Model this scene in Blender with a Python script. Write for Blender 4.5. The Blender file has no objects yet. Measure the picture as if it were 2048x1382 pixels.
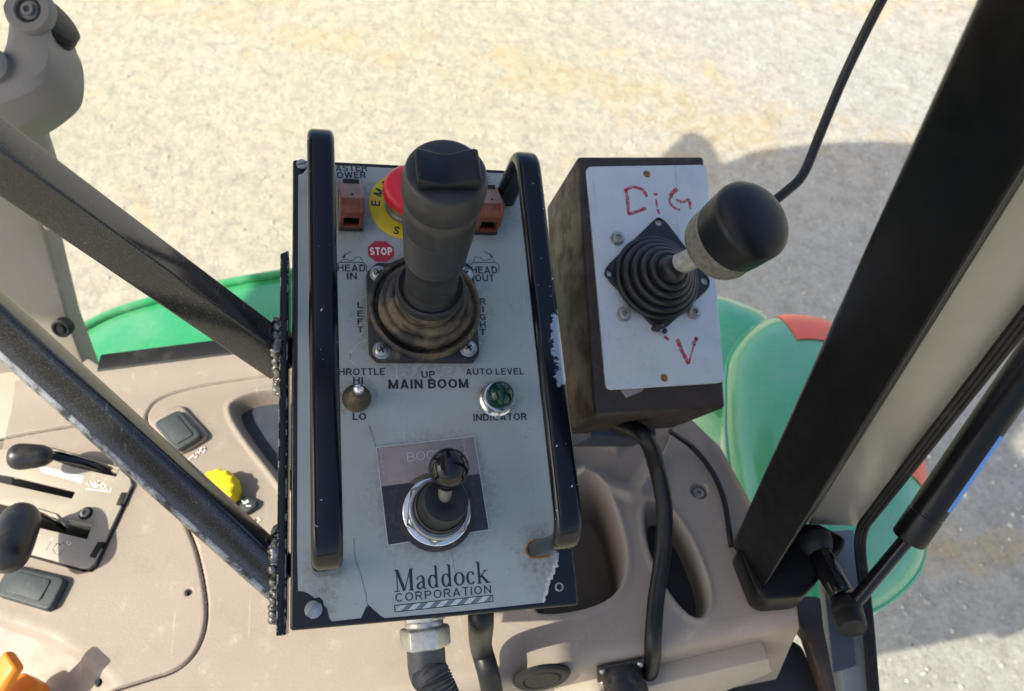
import bpy, bmesh, math, random
import numpy as np
from mathutils import Vector, Matrix
from mathutils.geometry import intersect_point_line

random.seed(7)
sc = bpy.context.scene
COL = sc.collection

# ------------------------------------------------------------------ camera
F, CX, CY = 1560.0, 1024.0, 691.0          # focal length / centre in photo pixels (2048 x 1382)
_up = Vector((-.0676, .572, .817)).normalized()
_fw = Vector((0, 0, -1))
_y = (_fw - _up * _fw.dot(_up)).normalized()
_x = _y.cross(_up)
R3 = Matrix((_x, _y, _up))                 # camera axes -> world (the camera stands at the origin, z up)
cam_d = bpy.data.cameras.new('camera')
cam_d.sensor_width = 36.0
cam_d.lens = F / 2048 * 36
cam_d.clip_start, cam_d.clip_end = .02, 200
cam_d.dof.use_dof = True
cam_d.dof.focus_distance = .43
cam_d.dof.aperture_fstop = 13
cam = bpy.data.objects.new('camera', cam_d)
COL.objects.link(cam)
cam.matrix_world = R3.to_4x4()
sc.camera = cam

# ------------------------------------------------------------------ sky, sun, exposure
SUN_EL = math.radians(49)
SUN_FROM = Vector((-.965, -.262, 0)).normalized()
world = bpy.data.worlds.new('World')
sc.world = world
world.use_nodes = True
wn = world.node_tree
for n in list(wn.nodes):
    wn.nodes.remove(n)
sky = wn.nodes.new('ShaderNodeTexSky')
sky.sky_type = 'NISHITA'
sky.sun_disc = False
sky.sun_elevation = SUN_EL
sky.sun_rotation = math.atan2(SUN_FROM.x, SUN_FROM.y)
sky.air_density, sky.dust_density, sky.ozone_density = .9, 3.4, .6
bgn = wn.nodes.new('ShaderNodeBackground')
bgn.inputs['Strength'].default_value = .13
won = wn.nodes.new('ShaderNodeOutputWorld')
wn.links.new(sky.outputs[0], bgn.inputs[0])
wn.links.new(bgn.outputs[0], won.inputs[0])
sun_d = bpy.data.lights.new('sun', 'SUN')
sun_d.energy = 3.0
sun_d.angle = math.radians(.5)
sun_d.color = (1, .955, .80)
sun = bpy.data.objects.new('sun', sun_d)
COL.objects.link(sun)
_sd = -(SUN_FROM * math.cos(SUN_EL) + Vector((0, 0, math.sin(SUN_EL))))
sun.rotation_euler = _sd.to_track_quat('-Z', 'Y').to_euler()
sun.location = (-3, -1, 4)
sc.view_settings.view_transform = 'Standard'
sc.view_settings.look = 'None'
sc.view_settings.exposure = 1.14
sc.view_settings.gamma = 1
sc.view_settings.use_curve_mapping = False

# ------------------------------------------------------------------ measuring: photo pixel -> point on a real plane
def ray(px, py):
    return R3 @ Vector(((px - CX) / F, -(py - CY) / F, -1))
def at_depth(px, py, d):
    return ray(px, py) * d
def at_z(px, py, z):
    r = ray(px, py)
    return r * (z / r.z)
def on_plane(px, py, o, n):
    r = ray(px, py)
    return r * (o.dot(n) / r.dot(n))
def frame(o, u, v, n):
    m = Matrix.Identity(4)
    for i in range(3):
        m[i][0], m[i][1], m[i][2], m[i][3] = u[i], v[i], n[i], o[i]
    return m
def loc(Fm, px, py, h=0.0):
    """pixel -> local point of frame Fm on its plane raised by h"""
    n = Fm.to_3x3().col[2]
    p = on_plane(px, py, Fm.translation + n * h, n)
    return Fm.inverted() @ p

# ------------------------------------------------------------------ object helpers
def thing(name, label, cat, M=None, group=None):
    o = bpy.data.objects.new(name, None)
    o.empty_display_size = .02
    COL.objects.link(o)
    if M is not None:
        o.matrix_basis = M if isinstance(M, Matrix) else Matrix.Translation(M)
    o['label'], o['category'] = label, cat
    if group:
        o['group'] = group
    return o
def root_matrix(o):
    while o.parent:
        o = o.parent
    return o.matrix_basis.copy()
def finish(bm, bevel=0, seg=2, sharp=35, limit=30):
    bmesh.ops.remove_doubles(bm, verts=bm.verts, dist=1e-6)
    bmesh.ops.recalc_face_normals(bm, faces=bm.faces)
    if bevel:
        es = [e for e in bm.edges if len(e.link_faces) == 2 and e.calc_face_angle(0) > math.radians(limit)]
        bmesh.ops.bevel(bm, geom=es, offset=bevel, segments=seg, profile=.5, affect='EDGES', clamp_overlap=True)
    for f in bm.faces:
        f.smooth = True
    for e in bm.edges:
        if len(e.link_faces) == 2 and e.calc_face_angle(0) > math.radians(sharp):
            e.smooth = False
def obj(name, bm, m, parent=None, world=False, bevel=0, seg=2, sharp=35, label=None, kind=None):
    finish(bm, bevel, seg, sharp)
    if world and parent is not None:
        bm.transform(root_matrix(parent).inverted())
    me = bpy.data.meshes.new(name)
    bm.to_mesh(me)
    bm.free()
    o = bpy.data.objects.new(name, me)
    me.materials.append(m)
    COL.objects.link(o)
    if parent is not None:
        o.parent = parent
    if label:
        o['label'] = label
    if kind:
        o['kind'] = kind
    return o
def tag(o, label, cat, group=None):
    o['label'], o['category'] = label, cat
    if group:
        o['group'] = group
    return o
def copy_part(o, parent, delta):
    c = o.copy()
    COL.objects.link(c)
    c.parent = parent
    c.location = Vector(o.location) + Vector(delta)
    for ch in o.children:
        d = ch.copy()
        COL.objects.link(d)
        d.parent = c
    return c

def NB():
    return bmesh.new()
def loft(bm, rings, cap=True, closed=True):
    vs = [[bm.verts.new(p) for p in r] for r in rings]
    n = len(rings[0])
    for a, b in zip(vs, vs[1:]):
        for i in range(n if closed else n - 1):
            j = (i + 1) % n
            bm.faces.new((a[i], a[j], b[j], b[i]))
    if cap and closed:
        bm.faces.new(list(reversed(vs[0])))
        bm.faces.new(vs[-1])
    return vs
def axes(n, hint=None):
    n = Vector(n).normalized()
    h = Vector(hint) if hint is not None else (Vector((1, 0, 0)) if abs(n.x) < .8 else Vector((0, 1, 0)))
    u = (h - n * h.dot(n)).normalized()
    return u, n.cross(u), n
def circ(c, n, r, seg=32, r2=None, hint=None, rot=0):
    u, v, _ = axes(n, hint)
    r2 = r if r2 is None else r2
    return [Vector(c) + u * (r * math.cos(a)) + v * (r2 * math.sin(a))
            for a in [rot + 2 * math.pi * i / seg for i in range(seg)]]
def lathe(bm, prof, o=(0, 0, 0), n=(0, 0, 1), seg=32, hint=None, rot=0):
    """profile of (radius, height) round axis n from o"""
    n = Vector(n).normalized()
    loft(bm, [circ(Vector(o) + n * h, n, max(r, 1e-5), seg, hint=hint, rot=rot) for r, h in prof])
def prism(bm, pts, z0, z1, M=None):
    """pts 2-D (or 3-D: own z ignored) polygon between z0 and z1"""
    a = [bm.verts.new((p[0], p[1], z0)) for p in pts]
    b = [bm.verts.new((p[0], p[1], z1)) for p in pts]
    n = len(pts)
    for i in range(n):
        j = (i + 1) % n
        bm.faces.new((a[i], a[j], b[j], b[i]))
    bm.faces.new(list(reversed(a)))
    bm.faces.new(b)
    if M is not None:
        bmesh.ops.transform(bm, matrix=M, verts=a + b)
def box(bm, c, s, M=None):
    x, y, z = s[0] / 2, s[1] / 2, s[2] / 2
    vs = [bm.verts.new((c[0] + i * x, c[1] + j * y, c[2] + k * z)) for i in (-1, 1) for j in (-1, 1) for k in (-1, 1)]
    for f in ((0, 1, 3, 2), (4, 6, 7, 5), (0, 4, 5, 1), (2, 3, 7, 6), (0, 2, 6, 4), (1, 5, 7, 3)):
        bm.faces.new([vs[i] for i in f])
    if M is not None:
        bmesh.ops.transform(bm, matrix=M, verts=vs)
def smooth_path(pts, n=8):
    pts = [Vector(p) for p in pts]
    P = [pts[0] * 2 - pts[1]] + pts + [pts[-1] * 2 - pts[-2]]
    out = []
    for i in range(1, len(P) - 2):
        a, b, c, d = P[i - 1:i + 3]
        for k in range(n):
            t = k / n
            out.append(.5 * (2 * b + (c - a) * t + (2 * a - 5 * b + 4 * c - d) * t * t + (3 * b - a - 3 * c + d) * t ** 3))
    out.append(pts[-1])
    return out
def round_path(pts, r, n=6):
    """polyline with its inner corners rounded"""
    pts = [Vector(p) for p in pts]
    out = [pts[0]]
    for a, b, c in zip(pts, pts[1:], pts[2:]):
        d1, d2 = (a - b), (c - b)
        rr = min(r, d1.length * .48, d2.length * .48)
        p, q = b + d1.normalized() * rr, b + d2.normalized() * rr
        for k in range(n + 1):
            t = k / n
            out.append(p * (1 - t) ** 2 + b * 2 * t * (1 - t) + q * t * t)
    out.append(pts[-1])
    return out
def sweep(bm, path, sec, hint=(0, 0, 1), scale=None, cap=True, closed=True):
    """sec: 2-D points (side, hint-wards)"""
    path = [Vector(p) for p in path]
    rings = []
    h = Vector(hint)
    for i, p in enumerate(path):
        t = (path[min(i + 1, len(path) - 1)] - path[max(i - 1, 0)]).normalized()
        h = (h - t * h.dot(t)).normalized()
        s = t.cross(h)
        k = scale(i / (len(path) - 1)) if scale else 1
        rings.append([p + s * (a * k) + h * (b * k) for a, b in sec])
    loft(bm, rings, cap, closed)
def csec(r, n=14, r2=None):
    r2 = r if r2 is None else r2
    return [(r * math.cos(2 * math.pi * i / n), r2 * math.sin(2 * math.pi * i / n)) for i in range(n)]
def rrect(w, h, r, n=4):
    out = []
    for cx, cy, a0 in ((w / 2 - r, h / 2 - r, 0), (-w / 2 + r, h / 2 - r, 90), (-w / 2 + r, -h / 2 + r, 180), (w / 2 - r, -h / 2 + r, 270)):
        for k in range(n + 1):
            a = math.radians(a0 + 90 * k / n)
            out.append((cx + r * math.cos(a), cy + r * math.sin(a)))
    return out
def tube(bm, path, r, n=14, **k):
    sweep(bm, path, csec(r, n), **k)
def ribbon(bm, pts, w, z, th=.00012):
    """thin printed stroke through local 2-D points"""
    pts = [Vector((p[0], p[1], 0)) for p in pts]
    l, r = [], []
    for i, p in enumerate(pts):
        t = (pts[min(i + 1, len(pts) - 1)] - pts[max(i - 1, 0)]).normalized()
        s = Vector((-t.y, t.x, 0))
        ww = w[i] if isinstance(w, (list, tuple)) else w
        l.append(p + s * ww / 2)
        r.append(p - s * ww / 2)
    for a, b, c, d in zip(l, l[1:], r[1:], r):
        prism(bm, (d, c, b, a), z, z + th)
def chaikin(pts, n=2, closed=True):
    pts = [Vector(p) for p in pts]
    for _ in range(n):
        o = []
        m = len(pts)
        for i in range(m if closed else m - 1):
            a, b = pts[i], pts[(i + 1) % m]
            o += [a * .75 + b * .25, a * .25 + b * .75]
        if not closed:
            o = [pts[0]] + o + [pts[-1]]
        pts = o
    return pts
def round_poly(pts, r, n=4):
    pts = [Vector((p[0], p[1], 0)) for p in pts]
    out = []
    m = len(pts)
    for i in range(m):
        a, b, c = pts[i - 1], pts[i], pts[(i + 1) % m]
        d1, d2 = a - b, c - b
        rr = min(r, d1.length * .45, d2.length * .45)
        p, q_ = b + d1.normalized() * rr, b + d2.normalized() * rr
        for k in range(n + 1):
            t = k / n
            out.append(p * (1 - t) ** 2 + b * 2 * t * (1 - t) + q_ * t * t)
    return out
def plate(polys, z0, th, bev=0.0):
    """bmesh of a flat plate from an outline and hole outlines (2-D), between z0 and z0+th"""
    cu = bpy.data.curves.new('tmp', 'CURVE')
    cu.dimensions = '2D'
    cu.fill_mode = 'BOTH'
    cu.extrude = th / 2 - bev
    cu.bevel_depth = bev
    cu.bevel_resolution = 2 if bev else 0
    cu.offset = -bev
    for pl in polys:
        s = cu.splines.new('POLY')
        s.points.add(len(pl) - 1)
        for q, p in zip(s.points, pl):
            q.co = (p[0], p[1], 0, 1)
        s.use_cyclic_u = True
    o = bpy.data.objects.new('tmp', cu)
    COL.objects.link(o)
    bpy.context.view_layer.update()
    me = o.to_mesh()
    bm = bmesh.new()
    bm.from_mesh(me)
    o.to_mesh_clear()
    bpy.data.objects.remove(o)
    bpy.data.curves.remove(cu)
    bmesh.ops.translate(bm, vec=(0, 0, z0 + th / 2), verts=bm.verts)
    return bm
def _arc(cx, cy, rx, ry, a0, a1, n=12):
    return [(cx + rx * math.cos(math.radians(a0 + (a1 - a0) * i / n)), cy + ry * math.sin(math.radians(a0 + (a1 - a0) * i / n))) for i in range(n + 1)]
def glyph(ch, t):
    """(width, strokes) of a plain grotesque capital, cap height 1, stroke width t"""
    h = t / 2
    o = 1 - h
    m = .53
    st = lambda x: [(x, 0), (x, 1)]
    G = {
        'A': (.76, [[(h, 0), (.38, .985)], [(.38, .985), (.76 - h, 0)], [(.19, .27), (.57, .27)]]),
        'B': (.70, [st(h), [(h, o), (.38, o)] + _arc(.38, (o + m) / 2, .22, (o - m) / 2, 90, -90) + [(h, m)], [(.38, m)] + _arc(.40, (m + h) / 2, .30 - h, (m - h) / 2, 90, -90) + [(h, h)]]),
        'C': (.74, [_arc(.39, .5, .39 - h, .5 - h, 42, 318, 20)]),
        'D': (.72, [st(h), [(h, o), (.34, o)] + _arc(.34, .5, .38 - h, .5 - h, 90, -90, 16) + [(h, h)]]),
        'E': (.62, [st(h), [(h, o), (.62, o)], [(h, m), (.58, m)], [(h, h), (.62, h)]]),
        'F': (.58, [st(h), [(h, o), (.58, o)], [(h, m), (.52, m)]]),
        'G': (.78, [_arc(.39, .5, .39 - h, .5 - h, 42, 330, 20), [(.42, .45), (.78, .45)], [(.78 - h, .45), (.78 - h, 0)]]),
        'H': (.72, [st(h), st(.72 - h), [(h, m), (.72 - h, m)]]),
        'I': (t, [st(h)]),
        'K': (.70, [st(h), [(h, .34), (.66, 1)], [(.27, .55), (.68, 0)]]),
        'L': (.56, [st(h), [(h, h), (.56, h)]]),
        'M': (.86, [st(h), st(.86 - h), [(h, .98), (.43, .06)], [(.43, .06), (.86 - h, .98)]]),
        'N': (.72, [st(h), st(.72 - h), [(h, .97), (.72 - h, .03)]]),
        'O': (.80, [_arc(.40, .5, .40 - h, .5 - h, 0, 360, 28)]),
        'P': (.66, [st(h), [(h, o), (.38, o)] + _arc(.38, (o + .46) / 2, .28 - h, (o - .46) / 2, 90, -90) + [(h, .46)]]),
        'R': (.70, [st(h), [(h, o), (.40, o)] + _arc(.40, (o + .48) / 2, .28 - h, (o - .48) / 2, 90, -90) + [(h, .48)], [(.38, .48), (.66, 0)]]),
        'S': (.66, [_arc(.33, (o + .5) / 2, .31 - h, (o - .5) / 2, 20, 270, 14)[:-1] + _arc(.33, (h + .5) / 2, .33 - h, (.5 - h) / 2, 90, -160, 14)]),
        'T': (.64, [[(0, o), (.64, o)], [(.32, 0), (.32, 1)]]),
        'U': (.72, [[(h, 1), (h, .36)] + _arc(.36, .36, .36 - h, .36 - h, 180, 360)[1:-1] + [(.72 - h, .36), (.72 - h, 1)]]),
        'V': (.72, [[(h, 1), (.36, .02)], [(.36, .02), (.72 - h, 1)]]),
        'W': (1.02, [[(h, 1), (.27, .02)], [(.27, .02), (.51, .98)], [(.51, .98), (.75, .02)], [(.75, .02), (1.02 - h, 1)]]),
        'X': (.70, [[(h, 0), (.70 - h, 1)], [(h, 1), (.70 - h, 0)]]),
        'Y': (.70, [[(h, 1), (.35, .45)], [(.70 - h, 1), (.35, .45)], [(.35, .5), (.35, 0)]]),
        '0': (.62, [_arc(.31, .5, .31 - h, .5 - h, 0, 360, 24)]),
        '1': (.36, [st(.36 - h), [(.02, .76), (.36 - h, .93)]]),
        '2': (.60, [_arc(.30, .70, .30 - h, .30 - h, 165, -25, 12) + [(h, h)], [(0, h), (.60, h)]]),
    }
    return G[ch]
def text_bm(s, bold=0.02, spacing=1.0):
    """flat letters normalised: cap height 1, left at 0; returns bmesh, width"""
    t = .10 + bold * 3.2
    bm = bmesh.new()
    x = 0.0
    lift = 0.0
    for ch in s:
        if ch == ' ':
            x += .32
            continue
        w, strokes = glyph(ch, t)
        for st in strokes:
            lift += 2.5e-6
            pts = [Vector((p[0] + x, p[1], 0)) for p in st]
            loop = (pts[0] - pts[-1]).length < 1e-4
            L, Rr = [], []
            n = len(pts)
            for i, p in enumerate(pts):
                d0 = (p - pts[i - 1]).normalized() if i else ((pts[-1] - pts[-2]).normalized() if loop else (pts[1] - p).normalized())
                d1 = (pts[i + 1] - p).normalized() if i < n - 1 else ((pts[1] - pts[0]).normalized() if loop else d0)
                d = (d0 + d1).normalized()
                k = min(2.0, 1 / max(.3, d.dot(d1)))
                sd = Vector((-d.y, d.x, 0)) * (t / 2 * k)
                L.append(bm.verts.new(p + sd + Vector((0, 0, lift))))
                Rr.append(bm.verts.new(p - sd + Vector((0, 0, lift))))
            for a_, b_, c_, d_ in zip(L, L[1:], Rr[1:], Rr):
                bm.faces.new((d_, c_, b_, a_))
        x += w + (.15 * spacing if spacing >= 1 else .15)
    return bm, x - .15
def letters(name, s, Fm, L, Rr, cap, m, parent, bold=.012, h=.0009, spacing=1.0, label=None):
    """lettering from baseline-left pixel L to baseline-right pixel Rr, cap height in pixels"""
    a, b = loc(Fm, *L, h), loc(Fm, *Rr, h)
    c = loc(Fm, L[0], L[1] - cap, h)
    ux = (b - a)
    w = ux.length
    ux.normalize()
    uy = Vector((-ux.y, ux.x, 0))
    ch = abs((c - a).dot(uy))
    bm, tw = text_bm(s, bold, spacing)
    for v in bm.verts:
        v.co = a + ux * (v.co.x / tw * w) + uy * (v.co.y * ch) + Vector((0, 0, v.co.z))
    g = bmesh.ops.extrude_face_region(bm, geom=bm.faces[:])
    bmesh.ops.translate(bm, vec=(0, 0, .00008), verts=[e for e in g['geom'] if isinstance(e, bmesh.types.BMVert)])
    return obj(name, bm, m, parent, label=label)

# ------------------------------------------------------------------ materials
class Mat:
    def __init__(s, name, col, rough=.5, metal=0.0, spec=.5, coat=0.0):
        s.m = bpy.data.materials.new(name)
        s.m.use_nodes = True
        s.t = s.m.node_tree
        s.b = s.t.nodes['Principled BSDF']
        s.b.inputs['Roughness'].default_value = rough
        s.b.inputs['Metallic'].default_value = metal
        s.b.inputs['Specular IOR Level'].default_value = spec
        s.b.inputs['Coat Weight'].default_value = coat
        s.b.inputs['Coat Roughness'].default_value = .12
        s.tc = s.t.nodes.new('ShaderNodeTexCoord')
        s.co = s.tc.outputs['Object']
        rgb = s.t.nodes.new('ShaderNodeRGB')
        rgb.outputs[0].default_value = (*col, 1)
        s.c = rgb.outputs[0]
        s.r = None
        s.mt = None
        s.rough, s.metal = rough, metal
        s.nrm = None
    def n(s, t, **k):
        nd = s.t.nodes.new(t)
        for a, v in k.items():
            setattr(nd, a, v)
        return nd
    def l(s, a, b):
        s.t.links.new(a, b)
    def mapping(s, scale=(1, 1, 1), rot=(0, 0, 0), off=(0, 0, 0)):
        mp = s.n('ShaderNodeMapping')
        mp.inputs['Scale'].default_value = scale
        mp.inputs['Rotation'].default_value = rot
        mp.inputs['Location'].default_value = off
        s.l(s.co, mp.inputs['Vector'])
        return mp.outputs[0]
    def noise(s, scale, detail=4, rough=.6, vec=None, dist=0):
        nn = s.n('ShaderNodeTexNoise')
        nn.inputs['Scale'].default_value = scale
        nn.inputs['Detail'].default_value = detail
        nn.inputs['Roughness'].default_value = rough
        nn.inputs['Distortion'].default_value = dist
        s.l(vec if vec is not None else s.co, nn.inputs['Vector'])
        return nn.outputs['Fac']
    def vor(s, scale, vec=None, feature='F1', out='Distance', rnd=1):
        v = s.n('ShaderNodeTexVoronoi', feature=feature)
        v.inputs['Scale'].default_value = scale
        v.inputs['Randomness'].default_value = rnd
        s.l(vec if vec is not None else s.co, v.inputs['Vector'])
        return v.outputs[out]
    def ramp(s, f, lo, hi, a=0.0, b=1.0):
        mr = s.n('ShaderNodeMapRange', interpolation_type='SMOOTHSTEP')
        s.l(f, mr.inputs['Value'])
        for k, v in zip(('From Min', 'From Max', 'To Min', 'To Max'), (lo, hi, a, b)):
            mr.inputs[k].default_value = v
        return mr.outputs[0]
    def math(s, op, a, b=None):
        mm = s.n('ShaderNodeMath', operation=op)
        for i, x in enumerate((a, b)):
            if x is None:
                continue
            if isinstance(x, (int, float)):
                mm.inputs[i].default_value = x
            else:
                s.l(x, mm.inputs[i])
        return mm.outputs[0]
    def mix(s, fac, col, mode='MIX'):
        mx = s.n('ShaderNodeMix', data_type='RGBA', blend_type=mode)
        if isinstance(fac, (int, float)):
            mx.inputs[0].default_value = fac
        else:
            s.l(fac, mx.inputs[0])
        s.l(s.c, mx.inputs[6])
        if isinstance(col, tuple):
            mx.inputs[7].default_value = (*col, 1)
        else:
            s.l(col, mx.inputs[7])
        s.c = mx.outputs[2]
        return s
    def setr(s, fac, v):
        """mix roughness towards v by fac"""
        mx = s.n('ShaderNodeMix', data_type='FLOAT')
        s.l(fac, mx.inputs[0])
        if s.r is None:
            mx.inputs[2].default_value = s.rough
        else:
            s.l(s.r, mx.inputs[2])
        mx.inputs[3].default_value = v
        s.r = mx.outputs[0]
        return s
    def setm(s, fac, v):
        mx = s.n('ShaderNodeMix', data_type='FLOAT')
        s.l(fac, mx.inputs[0])
        if s.mt is None:
            mx.inputs[2].default_value = s.metal
        else:
            s.l(s.mt, mx.inputs[2])
        mx.inputs[3].default_value = v
        s.mt = mx.outputs[0]
        return s
    def bump(s, h, strength=.2, dist=.001):
        b = s.n('ShaderNodeBump')
        b.inputs['Strength'].default_value = strength
        b.inputs['Distance'].default_value = dist
        s.l(h, b.inputs['Height'])
        if s.nrm is not None:
            s.l(s.nrm, b.inputs['Normal'])
        s.nrm = b.outputs[0]
        return s
    def edge(s, r=.001):
        """1 on worn edges: difference between bevelled and true normal"""
        bv = s.n('ShaderNodeBevel', samples=4)
        bv.inputs['Radius'].default_value = r
        g = s.n('ShaderNodeNewGeometry')
        d = s.n('ShaderNodeVectorMath', operation='DOT_PRODUCT')
        s.l(bv.outputs[0], d.inputs[0])
        s.l(g.outputs['Normal'], d.inputs[1])
        return s.ramp(s.math('SUBTRACT', 1.0, d.outputs['Value']), .01, .12)
    def scr(s, scale, rot, off, lo, hi, amt, rx=.3):
        """fine straight scratches: noise stretched along one direction, broken up by a coarser noise"""
        v = s.noise(scale, 2, .5, vec=s.mapping((1, .04, .5), (rx, rot * .4, rot), (off, 0, off)))
        return s.math('MULTIPLY', s.ramp(v, lo, hi, 0, amt), s.ramp(s.noise(24, 3), .45, .6))
    def z(s):
        sx = s.n('ShaderNodeSeparateXYZ')
        s.l(s.co, sx.inputs[0])
        return sx.outputs
    def done(s):
        s.l(s.c, s.b.inputs['Base Color'])
        if s.r is not None:
            s.l(s.r, s.b.inputs['Roughness'])
        if s.mt is not None:
            s.l(s.mt, s.b.inputs['Metallic'])
        if s.nrm is not None:
            s.l(s.nrm, s.b.inputs['Normal'])
        return s.m
def plain(name, col, rough=.5, metal=0.0, var=.25, scale=90, bump=.08, bscale=900, dust=None, dcol=(.32, .27, .2), dth=(.52, .75), coat=0.0, spec=.5):
    a = Mat(name, col, rough, metal, spec, coat)
    if var:
        a.mix(a.ramp(a.noise(scale, 5), .35, .7, 0, var), tuple(c * .35 for c in col))
    if dust:
        d = a.ramp(a.noise(scale * .8, 6, .7), dth[0], dth[1], 0, dust)
        a.mix(d, dcol)
        a.setr(d, .85)
    a.setr(a.ramp(a.noise(scale * 2.3, 4), .3, .7, 0, .5), min(1, rough + .2))
    if bump:
        a.bump(a.noise(bscale, 3), bump, .0006)
    return a.done()

M = {}
def painted_black(name, col=(.012, .014, .018), rough=.28, chip=.0, chipcol=(.62, .62, .6), r=.0011, th=.55, dust=.0, extra=None, nscale=170, specks=.8, spscale=700, spth=.765, spec=.36):
    a = Mat(name, col, rough, 0, spec)
    if dust:
        d = a.ramp(a.noise(1100, 4, .7), .46, .74, 0, dust)
        a.mix(d, (.30, .28, .24))
        d = a.ramp(a.noise(22, 5, .65), .40, .72, 0, dust * .8)
        a.mix(d, (.11, .105, .095))
        a.setr(d, .6)
    if chip:
        e = a.math('MULTIPLY', a.edge(r), a.ramp(a.noise(nscale, 4, .6), th, th + .03, 0, 1))
        a.mix(e, chipcol)
        a.setr(e, .4)
    sp = a.ramp(a.noise(spscale, 2), spth, spth + .01, 0, specks)
    a.mix(sp, (.45, .45, .43))
    if extra:
        extra(a)
    a.bump(a.noise(500, 3), .05, .0005)
    return a.done()
M['enclosure'] = painted_black('black_enclosure_paint', (.005, .0065, .008), .24, 1, th=.50, r=.0016)
M['handle'] = painted_black('black_handle_enamel', (.003, .0042, .007), .14, 1, th=.54, r=.002, nscale=260, spscale=330, spth=.735)
def scratches(a):
    for rot, s in ((.3, 1), (1.1, 2.2), (2.2, 3.7)):
        k = a.scr(700, rot, s, .66, .72, .16)
        a.mix(k, (.42, .42, .4))
M['bar'] = painted_black('black_scuffed_bar_paint', (.014, .015, .016), .17, 1, chipcol=(.55, .53, .48), th=.55, r=.0016, dust=.15, spec=.7, extra=scratches, specks=0)
a = Mat('bar_edge_highlight', (.30, .31, .32), .34, .55)  # sun highlight put into the colour, broken up by black paint
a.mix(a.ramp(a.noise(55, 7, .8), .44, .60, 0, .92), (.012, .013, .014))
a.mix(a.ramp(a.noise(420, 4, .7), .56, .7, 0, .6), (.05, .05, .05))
M['edge_highlight'] = a.done()
M['post'] = plain('black_post_paint', (.002, .0024, .003), .3, var=.1, bump=.03, spec=.16, scale=30)
M['gloss'] = painted_black('gloss_black', (.006, .006, .008), .13, 0)
M['weld'] = plain('weld_bead_metal', (.30, .29, .27), .28, .95, bump=.6, bscale=350, var=.8)
M['grip'] = plain('grip_rubber', (.019, .020, .020), .42, var=.2, dust=.3, dcol=(.075, .070, .062), scale=130, bump=.1)
M['boot'] = plain('boot_rubber', (.014, .013, .012), .5, var=.2, dust=.85, dcol=(.16, .118, .066), scale=70, dth=(.40, .64), bump=.3)
M['bellows'] = plain('clean_bellows_rubber', (.010, .010, .011), .38, var=.2, dust=.22, dcol=(.1, .085, .07), scale=80)
M['flange'] = plain('flange_plastic', (.016, .016, .017), .45, dust=.6, dcol=(.17, .135, .09), scale=90, dth=(.5, .7))
M['cap'] = plain('cap_black_plastic', (.006, .007, .009), .36, var=.1, dust=.18, dcol=(.035, .034, .032), scale=90, spec=.3)
M['strut'] = plain('strut_black_paint', (.003, .0035, .004), .28, var=.1, scale=60, spec=.25, bump=.03)
M['steel'] = plain('steel', (.42, .42, .40), .34, 1, var=.4, scale=220, bump=.1)
M['steel_dull'] = plain('dull_zinc', (.42, .41, .38), .48, .8, var=.6, scale=260, dust=.35, bump=.2)
M['zinc_dirty'] = plain('dirty_zinc', (.24, .225, .19), .55, .5, var=.6, scale=300, dust=.5, dcol=(.16, .13, .09), bump=.2)
M['zinc_bright'] = plain('bright_zinc', (.62, .61, .55), .36, .7, var=.3, scale=300, dust=.25, bump=.15)
M['chrome'] = plain('chrome', (.75, .75, .73), .15, 1, var=.15, bump=0)
M['dark'] = plain('dark_recess', (.006, .006, .006), .7, var=0, bump=0)
M['ink'] = plain('black_ink', (.018, .022, .026), .5, var=.25, scale=300, bump=0)
M['ink_grey'] = plain('grey_ink', (.15, .18, .195), .5, var=.2, bump=0)
M['ink_light'] = plain('light_ink', (.50, .54, .54), .45, var=.2, bump=0)
M['white'] = plain('white_print', (.78, .77, .74), .5, var=.1, bump=0)
M['stop'] = plain('stop_red', (.42, .018, .035), .4, var=.2, bump=0)
M['estop'] = plain('emergency_red_plastic', (.62, .012, .03), .3, var=.12, scale=40, dust=.2, dcol=(.5, .2, .18), bump=0)
M['yellow'] = plain('yellow_disc', (.74, .55, .012), .5, var=.15, scale=70, dust=.2, dcol=(.42, .36, .12), bump=0)
M['guard'] = plain('red_brown_guard', (.165, .046, .026), .42, var=.3, dust=.45, dcol=(.34, .22, .17), scale=120)
M['guard_top'] = plain('dusty_guard_top', (.25, .15, .135), .7, var=.3, dust=.4, dcol=(.4, .33, .27), scale=150)
a = Mat('green_lens_glass', (.001, .032, .022), .07, 0, .45, 0)
M['jewel'] = a.done()
a = Mat('rusted_box_steel', (.024, .017, .013), .5, .1)
a.mix(a.ramp(a.noise(22, 7, .7), .42, .74, 0, .7), (.055, .032, .022))
a.mix(a.ramp(a.noise(55, 8, .75), .57, .70, 0, .8), (.14, .062, .025))
a.mix(a.math('MULTIPLY', a.edge(.002), a.ramp(a.noise(70, 5), .4, .6, 0, .75)), (.19, .12, .09))
a.mix(a.scr(260, .15, 2, .6, .68, .3), (.10, .062, .042))
a.setr(a.ramp(a.noise(40, 6), .4, .65), .8)
a.bump(a.noise(160, 6, .7), .3, .001)
M['rust'] = a.done()
a = Mat('brushed_alloy', (.55, .575, .575), .42, .4)
a.mix(a.ramp(a.noise(26, 6, .7), .42, .75, 0, .5), (.40, .41, .41))
a.mix(a.ramp(a.noise(300, 3), .66, .72, 0, .4), (.25, .25, .25))
a.mix(a.scr(340, .9, 3, .68, .73, .5, 0), (.3, .3, .3))
a.setr(a.ramp(a.noise(80, 6), .4, .7), .62)
a.bump(a.noise(600, 3, vec=a.mapping((1, .05, 1))), .06, .0004)
M['alloy'] = a.done()
a = Mat('red_marker', (.45, .02, .04), .5)
tr = a.n('ShaderNodeBsdfTransparent')
ms = a.n('ShaderNodeMixShader')
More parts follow.
